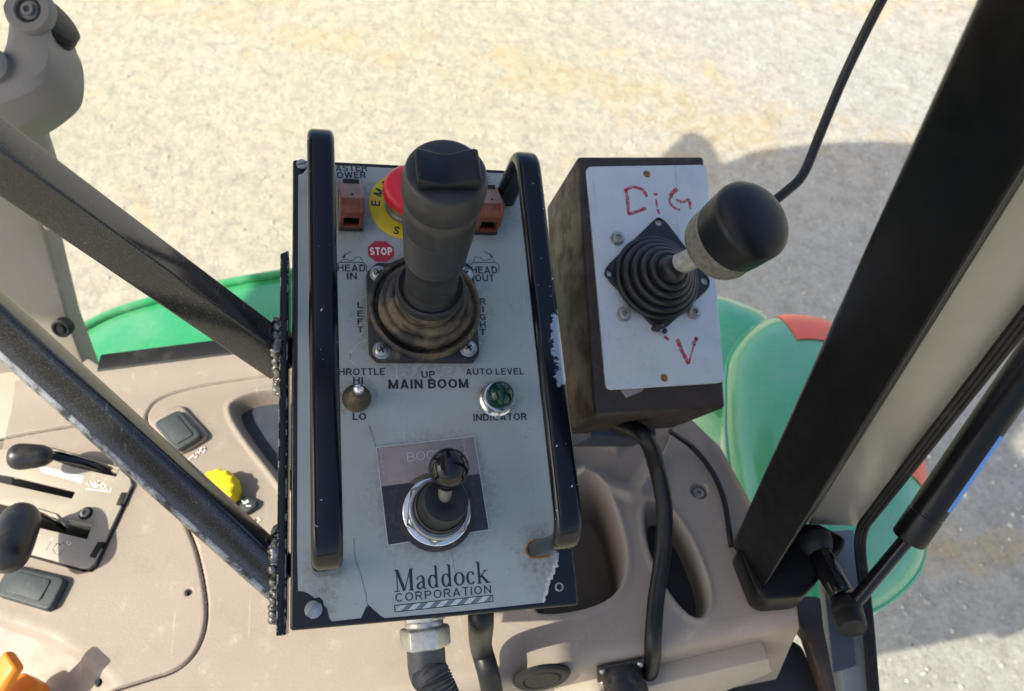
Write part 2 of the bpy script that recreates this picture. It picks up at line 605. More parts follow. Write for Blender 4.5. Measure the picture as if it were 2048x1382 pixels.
a.l(a.ramp(a.noise(420, 5, .75), .43, .58, .12, .85), ms.inputs[0])
a.l(tr.outputs[0], ms.inputs[1])
a.l(a.b.outputs[0], ms.inputs[2])
a.l(ms.outputs[0], a.t.nodes['Material Output'].inputs[0])
M['marker'] = a.done()
M['boomplate'] = plain('brown_engraved_plate', (.27, .235, .225), .4, .2, var=.25, scale=300, dust=.3, dcol=(.3, .28, .25), bump=.06)
M['boomblack'] = plain('black_lower_plate', (.022, .025, .034), .4, .0, var=.2, scale=250, dust=.35, dcol=(.15, .13, .1), bump=.1)
M['engrave'] = plain('engraved_white', (.55, .53, .5), .5, var=.2, bump=0)
def tan(name, col, rough=.5, bump=.22):
    a = Mat(name, col, rough, 0, .45)
    a.mix(a.ramp(a.noise(7, 5), .35, .7, 0, .5), tuple(c * .82 for c in col))
    a.mix(a.ramp(a.noise(45, 7, .75), .54, .74, 0, .5), (.45, .39, .31))
    a.mix(a.ramp(a.noise(14, 6, .7), .55, .75, 0, .4), tuple(c * .62 for c in col))
    a.mix(a.scr(240, .8, 4, .70, .74, .3, 0), (.55, .5, .44))
    a.mix(a.ramp(a.noise(500, 2), .7, .74, 0, .4), (.2, .16, .13))
    a.setr(a.ramp(a.noise(60, 5), .4, .7), rough + .2)
    a.bump(a.noise(520, 3), bump * 1.6, .0006)
    return a.done()
M['tan'] = tan('tan_console_plastic', (.295, .245, .197))
M['tan_light'] = tan('pale_tan_plastic', (.37, .325, .26))
M['post_tan'] = tan('grey_tan_paint', (.27, .245, .195), .45, .05)
M['elbow'] = plain('grey_plastic', (.185, .175, .16), .5, var=.12, scale=30, dust=.15, bump=.1)
M['rocker'] = plain('rocker_dark_plastic', (.032, .042, .046), .55, var=.15, dust=.3, dcol=(.16, .16, .15), scale=140, bump=.1)
M['knob'] = plain('lever_knob_rubber', (.012, .013, .015), .33, var=.1, dust=.12, scale=70)
M['seal'] = plain('black_rubber_seal', (.009, .009, .010), .5, var=.2, dust=.3, dcol=(.09, .083, .07), scale=60, spec=.3)
M['cable'] = plain('black_cable_sheath', (.007, .0075, .009), .38, var=.1, dust=.3, dcol=(.06, .055, .046), scale=90, spec=.35)
M['conduit'] = plain('grey_conduit', (.075, .078, .08), .45, .1, var=.4, dust=.35, scale=110)
M['yellow_knob'] = plain('yellow_plastic', (.72, .54, .008), .4, var=.2, scale=60, bump=.04)
M['orange'] = plain('orange_plastic', (.80, .22, .008), .38, var=.08, scale=40, bump=.04)
M['mat'] = plain('black_floor_rubber', (.012, .013, .017), .6, var=.2, dust=.35, dcol=(.2, .15, .1), scale=25)
M['trim'] = plain('warm_grey_trim', (.30, .28, .245), .32, .25, var=.12, scale=14, bump=.03)
M['rail'] = plain('grey_rail', (.16, .185, .195), .4, .3, var=.3, scale=40, dust=.25)
M['blue'] = plain('blue_label', (.03, .22, .62), .35, var=.1, bump=0)
def glossy_green(name, col, dust):
    a = Mat(name, col, .16, 0, .5, .8)
    a.mix(a.ramp(a.noise(6, 6, .7), .4, .75, 0, dust), (.34, .42, .34))
    a.mix(a.ramp(a.noise(40, 6, .75), .58, .75, 0, dust), (.45, .5, .42))
    a.setr(a.ramp(a.noise(14, 5), .4, .7), .55)
    return a.done()
M['green'] = glossy_green('green_fender_paint', (.022, .31, .105), .3)
M['green_hazy'] = glossy_green('hazy_green_paint', (.06, .40, .19), .45)  # paler green: haze of the dirty window glass put into the colour
M['redlens'] = plain('red_orange_lens', (.85, .10, .06), .25, var=.1, dust=.35, dcol=(.75, .3, .2), scale=12, bump=0)
M['navy'] = plain('dark_blue_grey_plastic', (.035, .045, .065), .45, var=.15, dust=.2, scale=40)

# ground: pale compacted gravel
GZ = -1.95
a = Mat('pale_gravel_ground', (.50, .475, .35), .95, 0, .2)
a.co = a.mapping((1, 1, 1))
x, y, z = a.z()
east = a.ramp(a.math('ADD', x, a.math('MULTIPLY', a.noise(1.2, 3), .9)), .5, 1.9)       # greyer towards the right: the shade there is put into the colour
a.mix(east, (.48, .48, .44))
a.mix(a.ramp(a.noise(1.1, 4), .42, .66, 0, .6), (.58, .53, .42))
a.mix(a.ramp(a.noise(2.2, 5, .7, dist=.5), .54, .70, 0, .8), (.58, .44, .24))
a.mix(a.ramp(a.noise(6, 7, .8), .50, .68, 0, .4), (.47, .43, .34))
a.mix(a.ramp(a.noise(17, 7, .8), .44, .62, 0, .62), (.36, .335, .275))
a.mix(a.ramp(a.noise(75, 5, .8), .52, .66, 0, .6), (.27, .25, .21))
a.mix(a.ramp(a.noise(40, 4, .7), .60, .70, 0, .6), (.74, .68, .54))
a.mix(a.ramp(a.vor(26), .16, .08, 0, .5), (.70, .66, .55))
a.mix(a.ramp(a.vor(17, vec=a.mapping((1, 1, 1), (0, 0, .7), (3, 1, 0))), .07, .035, 0, .85), (.10, .09, .08))
# tyre track: a band of slanting lug prints
t0, t1 = at_z(520, 30, GZ), at_z(1160, 175, GZ)
ta_ = math.atan2(t1.y - t0.y, t1.x - t0.x)
dx_, dy_ = math.cos(ta_), math.sin(ta_)
along = a.math('ADD', a.math('MULTIPLY', x, dx_), a.math('MULTIPLY', y, dy_))
across = a.math('SUBTRACT', a.math('ADD', a.math('MULTIPLY', x, -dy_), a.math('MULTIPLY', y, dx_)), -t0.x * dy_ + t0.y * dx_)
nz_ = a.noise(5, 4, .6)
ph_ = a.math('ADD', a.math('ADD', a.math('MULTIPLY', along, 62), a.math('MULTIPLY', a.math('ABSOLUTE', across), 45)), a.math('MULTIPLY', nz_, 14))
lug = a.ramp(a.math('SINE', ph_), -.1, .7)
bandm = a.math('MULTIPLY', a.ramp(a.math('ABSOLUTE', a.math('ADD', across, a.math('MULTIPLY', a.math('SUBTRACT', a.noise(9, 5, .7), .5), .25))), .22, .08), a.ramp(a.noise(3.5, 4), .42, .56))
trk = a.math('MULTIPLY', lug, bandm)
a.mix(a.math('MULTIPLY', trk, .42), (.40, .33, .20))
a.mix(a.math('MULTIPLY', bandm, .25), (.60, .44, .22))
hh = a.math('ADD', a.noise(45, 7, .8), a.math('MULTIPLY', a.noise(8, 5, .6), 2.4))
a.bump(hh, 1.0, .016)
a.bump(trk, -.7, .02)
M['ground'] = a.done()

# ------------------------------------------------------------------ setting: ground
GZ = -1.95
bm = NB()
bmesh.ops.create_grid(bm, x_segments=1, y_segments=1, size=40)
bmesh.ops.translate(bm, vec=(0, 0, GZ), verts=bm.verts)
ground = obj('ground', bm, M['ground'])
ground['kind'] = 'structure'
# loose stones lying on it
proto = NB()
bmesh.ops.create_icosphere(proto, subdivisions=1, radius=1)
pv_ = np.array([v.co[:] for v in proto.verts])
pf_ = [[v.index for v in f.verts] for f in proto.faces]
proto.free()
rng = np.random.default_rng(5)
vv, ff = [], []
for i in range(3600):
    px, py = rng.uniform(-60, 2110), rng.uniform(-60, 1440)
    g_ = at_z(px, py, GZ)
    r_ = .0020 + .0060 * rng.random() ** 3
    sc_ = r_ * np.array([rng.uniform(.8, 1.4), rng.uniform(.7, 1.2), rng.uniform(.45, .8)])
    th = rng.uniform(0, 6.28)
    w_ = (pv_ + rng.normal(0, .12, pv_.shape)) * sc_
    w_ = np.stack([w_[:, 0] * math.cos(th) - w_[:, 1] * math.sin(th), w_[:, 0] * math.sin(th) + w_[:, 1] * math.cos(th), w_[:, 2]], -1)
    n0 = len(vv) * len(pv_)
    vv.append(w_ + np.array([g_.x, g_.y, GZ + sc_[2] * .25]))
    ff += [[k + n0 for k in f] for f in pf_]
me = bpy.data.meshes.new('gravel')
me.from_pydata(np.concatenate(vv).tolist(), [], ff)
me.polygons.foreach_set('use_smooth', np.ones(len(ff), bool))
a = Mat('loose_stone', (.50, .47, .38), .95, 0, .2)
a.mix(a.ramp(a.noise(9, 3), .4, .6, 0, .7), (.30, .285, .24))
me.materials.append(a.done())
gv = bpy.data.objects.new('gravel', me)
COL.objects.link(gv)
gv['kind'] = 'stuff'
tag(gv, 'loose pale stones scattered over the ground', 'gravel')

# ------------------------------------------------------------------ frames
def _vp(px, py):
    return ray(px, py).normalized()
PU, PV = _vp(7330, 655), _vp(580, -4110)
PN = PU.cross(PV).normalized()
PV = PN.cross(PU).normalized()
PO = on_plane(580, 1262, at_depth(860, 780, .47), PN)
P = frame(PO, PU, PV, PN)                       # face of the control box, 160 x 284 mm
PW, PH = .1605, .2845
# grey printed face sheet
a = Mat('grey_face_sheet', (.335, .372, .352), .42)
a.mix(a.ramp(a.noise(9, 5), .35, .7, 0, .55), (.27, .29, .28))
a.mix(a.ramp(a.noise(30, 7, .75), .52, .78, 0, .6), (.27, .255, .215))
a.mix(a.ramp(a.noise(16, 5, .7, dist=.6), .56, .7, 0, .35), (.46, .47, .43))
a.mix(a.ramp(a.noise(420, 2), .70, .74, 0, .5), (.12, .13, .13))
a.mix(a.scr(300, .6, 1, .68, .72, .3, 0), (.6, .63, .62))
a.setr(a.ramp(a.noise(60, 6), .4, .7), .62)
a.bump(a.noise(240, 3), .07, .0006)
for px, py, r0, r1, amt in ((845, 632, .034, .050, .75), (713, 797, .007, .014, .8), (992, 798, .010, .017, .7), (868, 990, .030, .046, .6), (700, 415, .016, .027, .6), (968, 420, .016, .027, .6), (653, 1136, .008, .016, .6), (628, 1218, .006, .016, .7), (1078, 1100, .008, .017, .8), (1100, 1160, .004, .020, .5)):
    c_ = loc(P, px, py)
    dn_ = a.n('ShaderNodeVectorMath', operation='DISTANCE')
    a.l(a.co, dn_.inputs[0])
    dn_.inputs[1].default_value = (c_.x, c_.y, 0)
    dd_ = a.math('ADD', dn_.outputs['Value'], a.math('MULTIPLY', a.math('SUBTRACT', a.noise(120, 6, .75), .5), .030))
    g_ = a.math('MULTIPLY', a.ramp(dd_, r1, r0, 0, amt * .7), a.ramp(a.noise(300, 5, .8), .35, .62))
    a.mix(g_, (.145, .125, .095))
    a.setr(g_, .8)
M['sheet'] = a.done()

# ================================================================== control box
cb = thing('control_box', 'grey faced black control box with large joystick and two grab handles', 'control box', P)
bm = NB()
prism(bm, [(0, 0), (PW, 0), (PW, PH), (0, PH)], -.012, 0)
lid = obj('lid', bm, M['enclosure'], cb, bevel=.0018, seg=3)
bm = NB()
prism(bm, [(.004, .004), (PW - .004, .004), (PW - .004, PH - .004), (.004, PH - .004)], -.070, -.0121)
obj('enclosure', bm, M['enclosure'], cb, bevel=.0025, seg=3)

def ragged(a, b, n, amp):
    a, b = Vector(a), Vector(b)
    d = (b - a)
    s = Vector((-d.y, d.x)).normalized()
    return [a + d * (i / n) + s * random.uniform(-amp, amp) for i in range(1, n)]
def q(px, py, h=.0006):
    v = loc(P, px, py, h)
    return Vector((v.x, v.y))
# face sheet, torn away at both lower corners and lifted at the top corner
tl = [q(600, 345), q(596, 333)]
br_top, br_mid, br_bot = q(1117, 1120), q(1100, 1165), q(1088, 1205)
bl_a, bl_b, bl_c = q(596, 1182), q(646, 1200), q(664, 1243)
outline = [Vector((.0045, .0555))]
outline = [Vector((.0035, PH - .012)), Vector((.0065, PH - .0105)), Vector((.0105, PH - .0035)), Vector((PW - .004, PH - .0035)), Vector((PW - .004, .055))]
outline += ragged((PW - .004, .055), br_top, 7, .0007) + [br_top]
outline += ragged(br_top, br_mid, 7, .0011) + [br_mid] + ragged(br_mid, br_bot, 6, .0008) + [br_bot]
nick = [q(770, 1236), q(762, 1232), q(735, 1208), q(722, 1236)]
outline += [q(905, 1224)] + nick
outline += [bl_c] + ragged(bl_c, bl_b, 5, .0007) + [bl_b] + ragged(bl_b, bl_a, 6, .0009) + [bl_a, Vector((.0035, .042))]
bm = NB()
prism(bm, outline, .00002, .0006)
face = obj('face_sheet', bm, M['sheet'], cb, label='grey printed face sheet, torn at both lower corners')
# pale torn rim of the sheet
M['torn'] = plain('torn_sheet_rim', (.52, .52, .48), .7, var=.3, scale=200)
bm = NB()
rim = [br_top] + ragged(br_top, br_mid, 9, .0012) + [br_mid] + ragged(br_mid, br_bot, 7, .001) + [br_bot]
ribbon(bm, [p + Vector((-.0006, 0)) for p in rim], [random.uniform(.0008, .003) for _ in rim], .00062, .0001)
obj('torn_rim', bm, M['torn'], face)
# cracks
for pts in ([(737, 850), (745, 872), (752, 896)], [(708, 1075), (710, 1110), (722, 1150), (732, 1190), (735, 1215)], [(898, 1080), (904, 1110), (910, 1145), (914, 1160)],
            [(716, 735), (700, 715), (712, 690), (722, 684)]):
    bm = NB()
    ps = [q(*p) for p in pts]
    ps = [Vector((p.x, p.y)) for p in smooth_path([(p.x, p.y, 0) for p in ps], 4)]
    ribbon(bm, [p + Vector((random.uniform(-.0003, .0003), 0)) for p in ps], [random.uniform(.00025, .0006) for _ in ps], .00063, .00006)
    obj('crack', bm, M['ink_grey'] if pts[0][0] != 716 else M['torn'], face)
# dirt and patches on the sheet: pale rubbed patch above the maker's name
# lower right hole, screw lower left
def dot(name, px, py, r, h, th, m, parent, Fm=P, seg=20):
    bm = NB()
    c = loc(Fm, px, py, h)
    lathe(bm, [(r, 0), (r, th)], c, (0, 0, 1), seg)
    return obj(name, bm, m, parent)
ring = NB()
c = loc(P, 1118, 1174, 0)
lathe(ring, [(.0016, .0001), (.0026, .0001), (.0026, .0005), (.0017, .0007), (.0016, .0001)], c, seg=20)
hole = obj('screw_hole', ring, M['steel_dull'], cb)
dot('hole_depth', 1118, 1174, .0017, .0001, .0003, M['dark'], hole)
def slot_screw(px, py, r, Fm, parent, ang):
    c = loc(Fm, px, py, 0)
    bm = NB()
    for sgn in (0, math.pi):
        pts = [(c.x + r * math.cos(ang + sgn + a), c.y + r * math.sin(ang + sgn + a)) for a in [math.radians(10 + 160 * i / 12) for i in range(13)]]
        prism(bm, pts, .0003, .0022)
    lathe(bm, [(r * .95, .0002), (r * .95, .0012)], c, seg=24)
    return obj('slot_screw', bm, M['steel'], parent, bevel=.0003)
slot_screw(627, 1219, .0047, P, cb, math.radians(55))
slot_screw(604, 331, .0035, P, cb, math.radians(20))

def worn(a):
    p0, p1 = loc(P, 1100, 625, .064), loc(P, 1120, 775, .064)
    x, y, z = a.z()
    y = a.math('ADD', y, a.math('MULTIPLY', a.math('SUBTRACT', a.noise(140, 6, .7), .5), .05))
    k = a.math('MULTIPLY', a.ramp(y, p1.y - .004, p1.y + .012), a.ramp(y, p0.y + .004, p0.y - .010))
    sx_ = a.ramp(a.math('ADD', x, a.math('MULTIPLY', a.noise(110, 7, .75), .016)), p1.x + .0048, p1.x + .0078)
    e = a.ramp(a.math('MULTIPLY', k, sx_), .42, .5)
    a.mix(e, (.36, .39, .42))
    a.setm(e, .8)
    a.setr(e, .36)
M['handle_worn'] = painted_black('black_worn_handle_enamel', (.003, .0042, .007), .14, 1, th=.52, r=.002, extra=worn, nscale=260, spscale=330, spth=.715)
# ---- grab handles: oval bar bent down into the face at both ends
def handle(name, f0, f1, h, m, wid, label):
    a, b = loc(P, *f0), loc(P, *f1)
    path = round_path([a + Vector((0, 0, -.004)), a + Vector((0, 0, h)), b + Vector((0, 0, h)), b + Vector((0, 0, -.004))], .016, 8)
    bm = NB()
    sweep(bm, path, [(x * 1, y) for x, y in rrect(wid, .0085, .0035, 4)], hint=(0, -1, 0))
    return obj(name, bm, m, cb, label=label)
H = .062
handle('grab_handle', (641, 366), (653, 1136), H, M['handle'], .0150, 'glossy black grab handle beside the throttle switch')
handle('grab_handle', (1008, 402), (1078, 1098), H, M['handle_worn'], .0145, 'black grab handle with paint worn to bare metal')
M['rusty'] = plain('rust_stain', (.30, .15, .05), .8, var=.4, scale=300)
bm = NB()
c = loc(P, 1078, 1098)
sweep(bm, [(c.x + .0079 * math.cos(t) * (1 + random.uniform(-.05, .05)), c.y + .0050 * math.sin(t) * (1 + random.uniform(-.08, .08)), .0007) for t in [2 * math.pi * i / 20 for i in range(21)]], csec(.0007, 6, .0003))
obj('rust_ring', bm, M['rusty'], cb)

# ---- lettering
ink = M['ink']
def T(s, L, Rr, cap, bold=.02, m=None, h=.00066, sp=1.0):
    return letters('lettering', s, P, L, Rr, cap, m or ink, face, bold, h, sp)
T('MASTER', (655, 343), (735, 342), 13)
T('POWER', (661, 357), (732, 356), 13)
T('E', (973, 366), (983, 366), 13, m=M['ink_grey'])
T('HEAD', (675, 543), (731, 543), 14)
T('IN', (694, 559), (714, 559), 14)
T('HEAD', (943, 547), (995, 547), 14)
T('OUT', (951, 563), (989, 563), 14)
for s, y in zip('LEFT', (616, 633, 649, 665)):
    T(s, (715, y), (726, y), 12)
for i, (s, y) in enumerate(zip('RIGHT', (609, 624, 640, 655, 670))):
    T(s, (960 if s != 'I' else 965, y), (972 if s != 'I' else 968, y), 12)
T('THROTTLE', (664, 751), (770, 750), 14)
T('HI', (706, 768), (726, 768), 14)
T('LO', (705, 840), (732, 840), 14)
T('UP', (843, 756), (870, 756), 14)
T('MAIN BOOM', (777, 778), (937, 776), 19, .03)
T('AUTO LEVEL', (932, 750), (1048, 749), 13)
T('INDICATOR', (947, 842), (1054, 840), 14)

# maker's name in a tall serif hand, built stroke by stroke
a0, a1, a2 = loc(P, 790, 1184, .00066), loc(P, 982, 1165, .00066), loc(P, 790, 1140, .00066)
eu = (a1 - a0)
NW = eu.length
eu.normalize()
ev = Vector((-eu.y, eu.x, 0))
CAP = (a2 - a0).dot(ev)
bm = NB()
_lift = [0]
def stroke(pts, ws, dx):
    pts3 = [a0 + eu * ((p[0] + dx) / 6.62 * NW) + ev * (p[1] * CAP) for p in pts]
    k = CAP
    _lift[0] += 1
    ribbon(bm, pts3, [w * k for w in ws] if isinstance(ws, (list, tuple)) else ws * k, .00066 + .0000015 * _lift[0], .00005)
def bowl(cx, cy, rx, ry, a_from, a_to, tmax, tmin, dx, n=18):
    pts, ws = [], []
    for i in range(n + 1):
        t = math.radians(a_from + (a_to - a_from) * i / n)
        pts.append((cx + rx * math.cos(t), cy + ry * math.sin(t)))
        ws.append(tmin + (tmax - tmin) * abs(math.cos(t)) ** 1.5)
    stroke(pts, ws, dx)
def serif(x0, x1, y, dx, w=.045):
    stroke([(x0, y), (x1, y)], w, dx)
TH, TN = .145, .05
# M
stroke([(.17, 0), (.17, .98)], TN, 0); serif(.0, .34, .02, 0); serif(.0, .24, .98, 0)
stroke([(.17, 1.0), (.64, .02)], TH, 0); stroke([(.64, .02), (1.10, 1.0)], TN, 0)
stroke([(1.12, 0), (1.12, .98)], TH, 0); serif(.94, 1.30, .02, 0); serif(1.06, 1.30, .98, 0)
def let_a(dx):
    stroke([(.56, .06), (.56, .44), (.53, .55), (.42, .615), (.28, .60), (.16, .53), (.14, .46)], [.12, .12, .11, .07, .05, .07, .10], dx)
    stroke([(.54, .38), (.34, .32), (.18, .24), (.13, .15), (.18, .06), (.30, .03), (.42, .07), (.54, .16)], [.05, .07, .10, .12, .11, .08, .05, .04], dx)
    stroke([(.56, .08), (.64, .02), (.74, .04)], [.1, .07, .03], dx)
def let_d(dx):
    bowl(.36, .31, .24, .29, 30, 330, .13, .045, dx)
    stroke([(.62, .02), (.62, 1.02)], .115, dx)
    serif(.48, .64, 1.02, dx); serif(.62, .78, .03, dx)
let_a(1.40); let_d(2.22); let_d(3.14)
bowl(.40, .31, .29, .29, 0, 360, .13, .045, 4.02, 28)
bowl(.38, .31, .25, .29, 40, 320, .13, .045, 4.86)
stroke([(.56, .50), (.54, .44)], .11, 4.86)
stroke([(.20, 0), (.20, 1.02)], .115, 5.62); serif(.04, .22, 1.02, 5.62); serif(.06, .36, .02, 5.62)
stroke([(.22, .27), (.66, .59)], TN, 5.62); stroke([(.36, .36), (.78, .02)], .12, 5.62)
serif(.52, .84, .60, 5.62); serif(.62, 1.0, .02, 5.62)
obj('lettering', bm, M['ink'], face)
T('CORPORATION', (791, 1204), (984, 1186), 17, .008, sp=1.5)
# striped bar under the name
bar = [q(789, 1211), q(985, 1190), q(986, 1203), q(790, 1224)]
bm = NB()
for i in range(4):
    ribbon(bm, [bar[i], bar[(i + 1) % 4]], .00045, .00066 + i * .000004, .00006)
obj('stripe_outline', bm, M['ink'], face)
for i in range(14):
    t0, t1 = (i + .15) / 14.2, (i + 1.15) / 14.2
    A, B = bar[0].lerp(bar[1], max(0, t0 + .05)), bar[0].lerp(bar[1], min(1, t1 + .05))
    C, D = bar[3].lerp(bar[2], min(1, t1 - .03)), bar[3].lerp(bar[2], max(0, t0 - .03))
    bm = NB()
    prism(bm, (D, C, B, A), .00061, .000655)
    obj('stripe', bm, M['ink_grey'] if i % 2 else M['ink_light'], face)
# small machine outlines above HEAD IN / HEAD OUT
def icon(px, mir):
    bm = NB()
    for pts, w in (([(-30, 38), (-30, 25), (-25, 20), (22, 20), (30, 27), (30, 38)], .0005), ([(-22, 19), (-16, 14), (-8, 14), (-4, 17), (4, 15), (8, 10), (17, 9), (22, 18)], .0004),
                   ([(-16, 10), (-12, 4), (0, -2)], .0004), ([(-17, 11), (-11, 2)], [.0016, .0004])):
        ps = [q(px + (x if not mir else -x), 505 + y) for x, y in pts]
        ribbon(bm, ps, w, .00066 + .000002 * len(pts), .00006)
    obj('machine_symbol', bm, M['ink'], face)
icon(703, False)
icon(968, True)
# STOP octagon
c = loc(P, 762, 503, .00062)
r = (loc(P, 789, 503) - loc(P, 736, 503)).length / 2
bm = NB()
prism(bm, [(c.x + r * 1.06 * math.cos(math.radians(22.5 + 45 * i)), c.y + r * .93 * math.sin(math.radians(22.5 + 45 * i))) for i in range(8)], .00062, .00074)
st = obj('stop_sticker', bm, M['stop'], face, label='red octagon sticker reading STOP')
letters('lettering', 'STOP', P, (740, 510), (785, 510), 15, M['white'], st, .03, .0008)

# ---- main joystick
b0 = loc(P, 845, 631)
js = NB()
fl = [loc(P, *p) for p in ((752, 533), (932, 533), (944, 546), (956, 712), (944, 729), (752, 728), (737, 712), (732, 552))]
prism(js, fl, .0006, .0065)
jf = obj('joystick', js, M['flange'], cb, bevel=.0012, label='black joystick with ribbed grip and dusty rubber boot')
b0 = sum((loc(P, *p) for p in ((756, 548), (929, 549), (763, 701), (936, 697))), Vector()) / 4
b0.z = 0
for px, py in ((757, 548), (929, 549), (763, 701), (936, 697)):
    c = loc(P, px, py, .0065)
    bm = NB()
    lathe(bm, [(.0054, 0), (.0054, .0005), (.0050, .0007), (.0040, .0008), (.0039, .0016), (.0030, .0024), (.0001, .0028)], c, seg=24)
    s = obj('screw', bm, M['steel'], jf)
    bm = NB()
    for an in (.5, .5 + math.pi / 2):
        box(bm, (0, 0, 0), (.0046, .0009, .0012), Matrix.Translation(c + Vector((0, 0, .0024))) @ Matrix.Rotation(an + random.uniform(-.2, .2), 4, 'Z'))
    s2 = obj('cross_slot', bm, M['dark'], jf)
# boot: stepped bellows leaning with the stick
top = loc(P, 893, 340, .146)
g0 = loc(P, 861, 578, .036)
ax = (top - g0).normalized()
def lean(h):
    t = max(0, (h - .006) / .03)
    return Vector((b0.x + (g0.x - b0.x) * t, b0.y + (g0.y - b0.y) * t, h))
bm = NB()
prof = [(.0325, .0064), (.0342, .0078), (.0345, .0095), (.0338, .0116), (.0322, .0122), (.0310, .0112), (.0306, .0085), (.0290, .0082), (.0284, .0105), (.0286, .0135), (.0278, .0160), (.0258, .0172), (.0240, .0168), (.0236, .0186), (.0240, .0212), (.0230, .0238),
        (.0210, .0248), (.0196, .0243), (.0193, .0262), (.0197, .0288), (.0188, .0312), (.0168, .0322), (.0158, .0316), (.0155, .034), (.0150, .038), (.0140, .041)]
rings = []
for r, h in prof:
    nn = Vector((0, 0, 1)).lerp(ax, min(1, max(0, (h - .006) / .03))).normalized()
    cen_ = lean(h)
    rings.append([cen_ + (p_ - cen_) * (1 + (.022 * math.sin(3 * i_ / 48 * 2 * math.pi + h * 260) + .012 * math.sin(7 * i_ / 48 * 2 * math.pi + h * 700) if h > .0125 else 0)) for i_, p_ in enumerate(circ(cen_, nn, r, 48, hint=(1, 0, 0)))])
loft(bm, rings)
obj('boot', bm, M['boot'], jf, sharp=60)
# grip
GL = (top - g0).length
bm = NB()
gp = [(.0130, -.003), (.0185, -.0028), (.0200, -.0016), (.0204, .0010), (.0200, .0034), (.0186, .0042), (.0178, .0036), (.0166, .0030), (.0152, .0040), (.0148, .010), (.0149, .020), (.0156, .028), (.0164, .036)]
s_ = .036
while s_ < .066:
    r_ = .0164 + (.0182 - .0164) * (s_ - .036) / .03
    gp += [(r_, s_), (r_ + .0004, s_ + .0003), (r_ + .0004, s_ + .0009), (r_, s_ + .0012)]
    s_ += .0019
gp += [(.0183, .068), (.0185, .078), (.0183, .0830), (.0172, .0842), (.0174, .0855), (.0189, .0868), (.0196, .0895), (.0200, .0945), (.0199, .099), (.0190, .1015), (.0189, .1035), (.0181, .1048), (.0165, .1052), (.0120, .1056), (.0001, .1058)]
gs = GL / .1058 
loft(bm, [circ(g0 + ax * (h * gs), ax, r * 1.0, 56, hint=(1, 0, 0)) for r, h in gp])
grip = obj('grip', bm, M['grip'], jf, sharp=50)
# rocker on the head
u_, v_, n_ = axes(ax, (1, .02, 0))
Mr = frame(top, u_, v_, n_)
bm = NB()
prof2 = [(-.0135, -.001), (.0135, -.001), (.0145, .0068), (.0125, .0078), (.004, .0045), (.0, .0038), (-.004, .0045), (-.0125, .0078), (-.0145, .0068)]
rings = []
for y, k in ((-.0088, .99), (-.0074, 1), (.0074, 1), (.0088, .99)):
    rings.append([Mr @ Vector((x * k, y - .002, z * k - (.0006 if abs(y) > .008 else 0))) for x, z in prof2])
loft(bm, rings)
rk = obj('rocker_switch', bm, M['gloss'] if False else M['cap'], grip, bevel=.0007)

# ---- emergency stop
ec = loc(P, 812, 413)
er = (ec - loc(P, 737, 405)).length
bm = NB()
lathe(bm, [(er, .0006), (er, .0012), (er - .0006, .0015), (.0138, .0015), (.0138, .0006)], ec, seg=56)
es = obj('emergency_stop', bm, M['yellow'], cb, label='red mushroom push button on yellow disc')
bm = NB()
lathe(bm, [(.0138, .001), (.0138, .005), (.0125, .006), (.0118, .016), (.0115, .022)], ec, seg=40)
obj('collar', bm, M['steel_dull'], es)
bm = NB()
lathe(bm, [(.011, .016), (.0150, .0165), (.0163, .0180), (.0165, .0215), (.0158, .0245), (.014, .0265), (.009, .0282), (.0001, .0287)], ec, seg=48)
obj('button', bm, M['estop'], es, sharp=60)
def arc_text(s, r, a0, step, flip=False):
    for i, ch in enumerate(s):
        an = math.radians(a0 + (step if flip else -step) * i)
        tb, w = text_bm(ch, .025)
        cp = ec + Vector((math.cos(an) * r, math.sin(an) * r, 0))
        d = Vector((math.cos(an), math.sin(an), 0)) * (-1 if flip else 1)
        ux = Vector((d.y, -d.x, 0))
        ww = .0042 * (1.15 if ch in 'MGOCN' else .9)
        for v in tb.verts:
            v.co = cp + ux * ((v.co.x / w - .5) * ww) + d * ((v.co.y - .5) * .0056) + Vector((0, 0, .00155 + v.co.z))
        g = bmesh.ops.extrude_face_region(tb, geom=tb.faces[:])
        bmesh.ops.translate(tb, vec=(0, 0, .00006), verts=[e for e in g['geom'] if isinstance(e, bmesh.types.BMVert)])
        obj('lettering', tb, M['ink'], es)
arc_text('EMERGENCY', er - .0045, 178, 24.5)
arc_text('STOP', er - .0045, 249, 20, True)

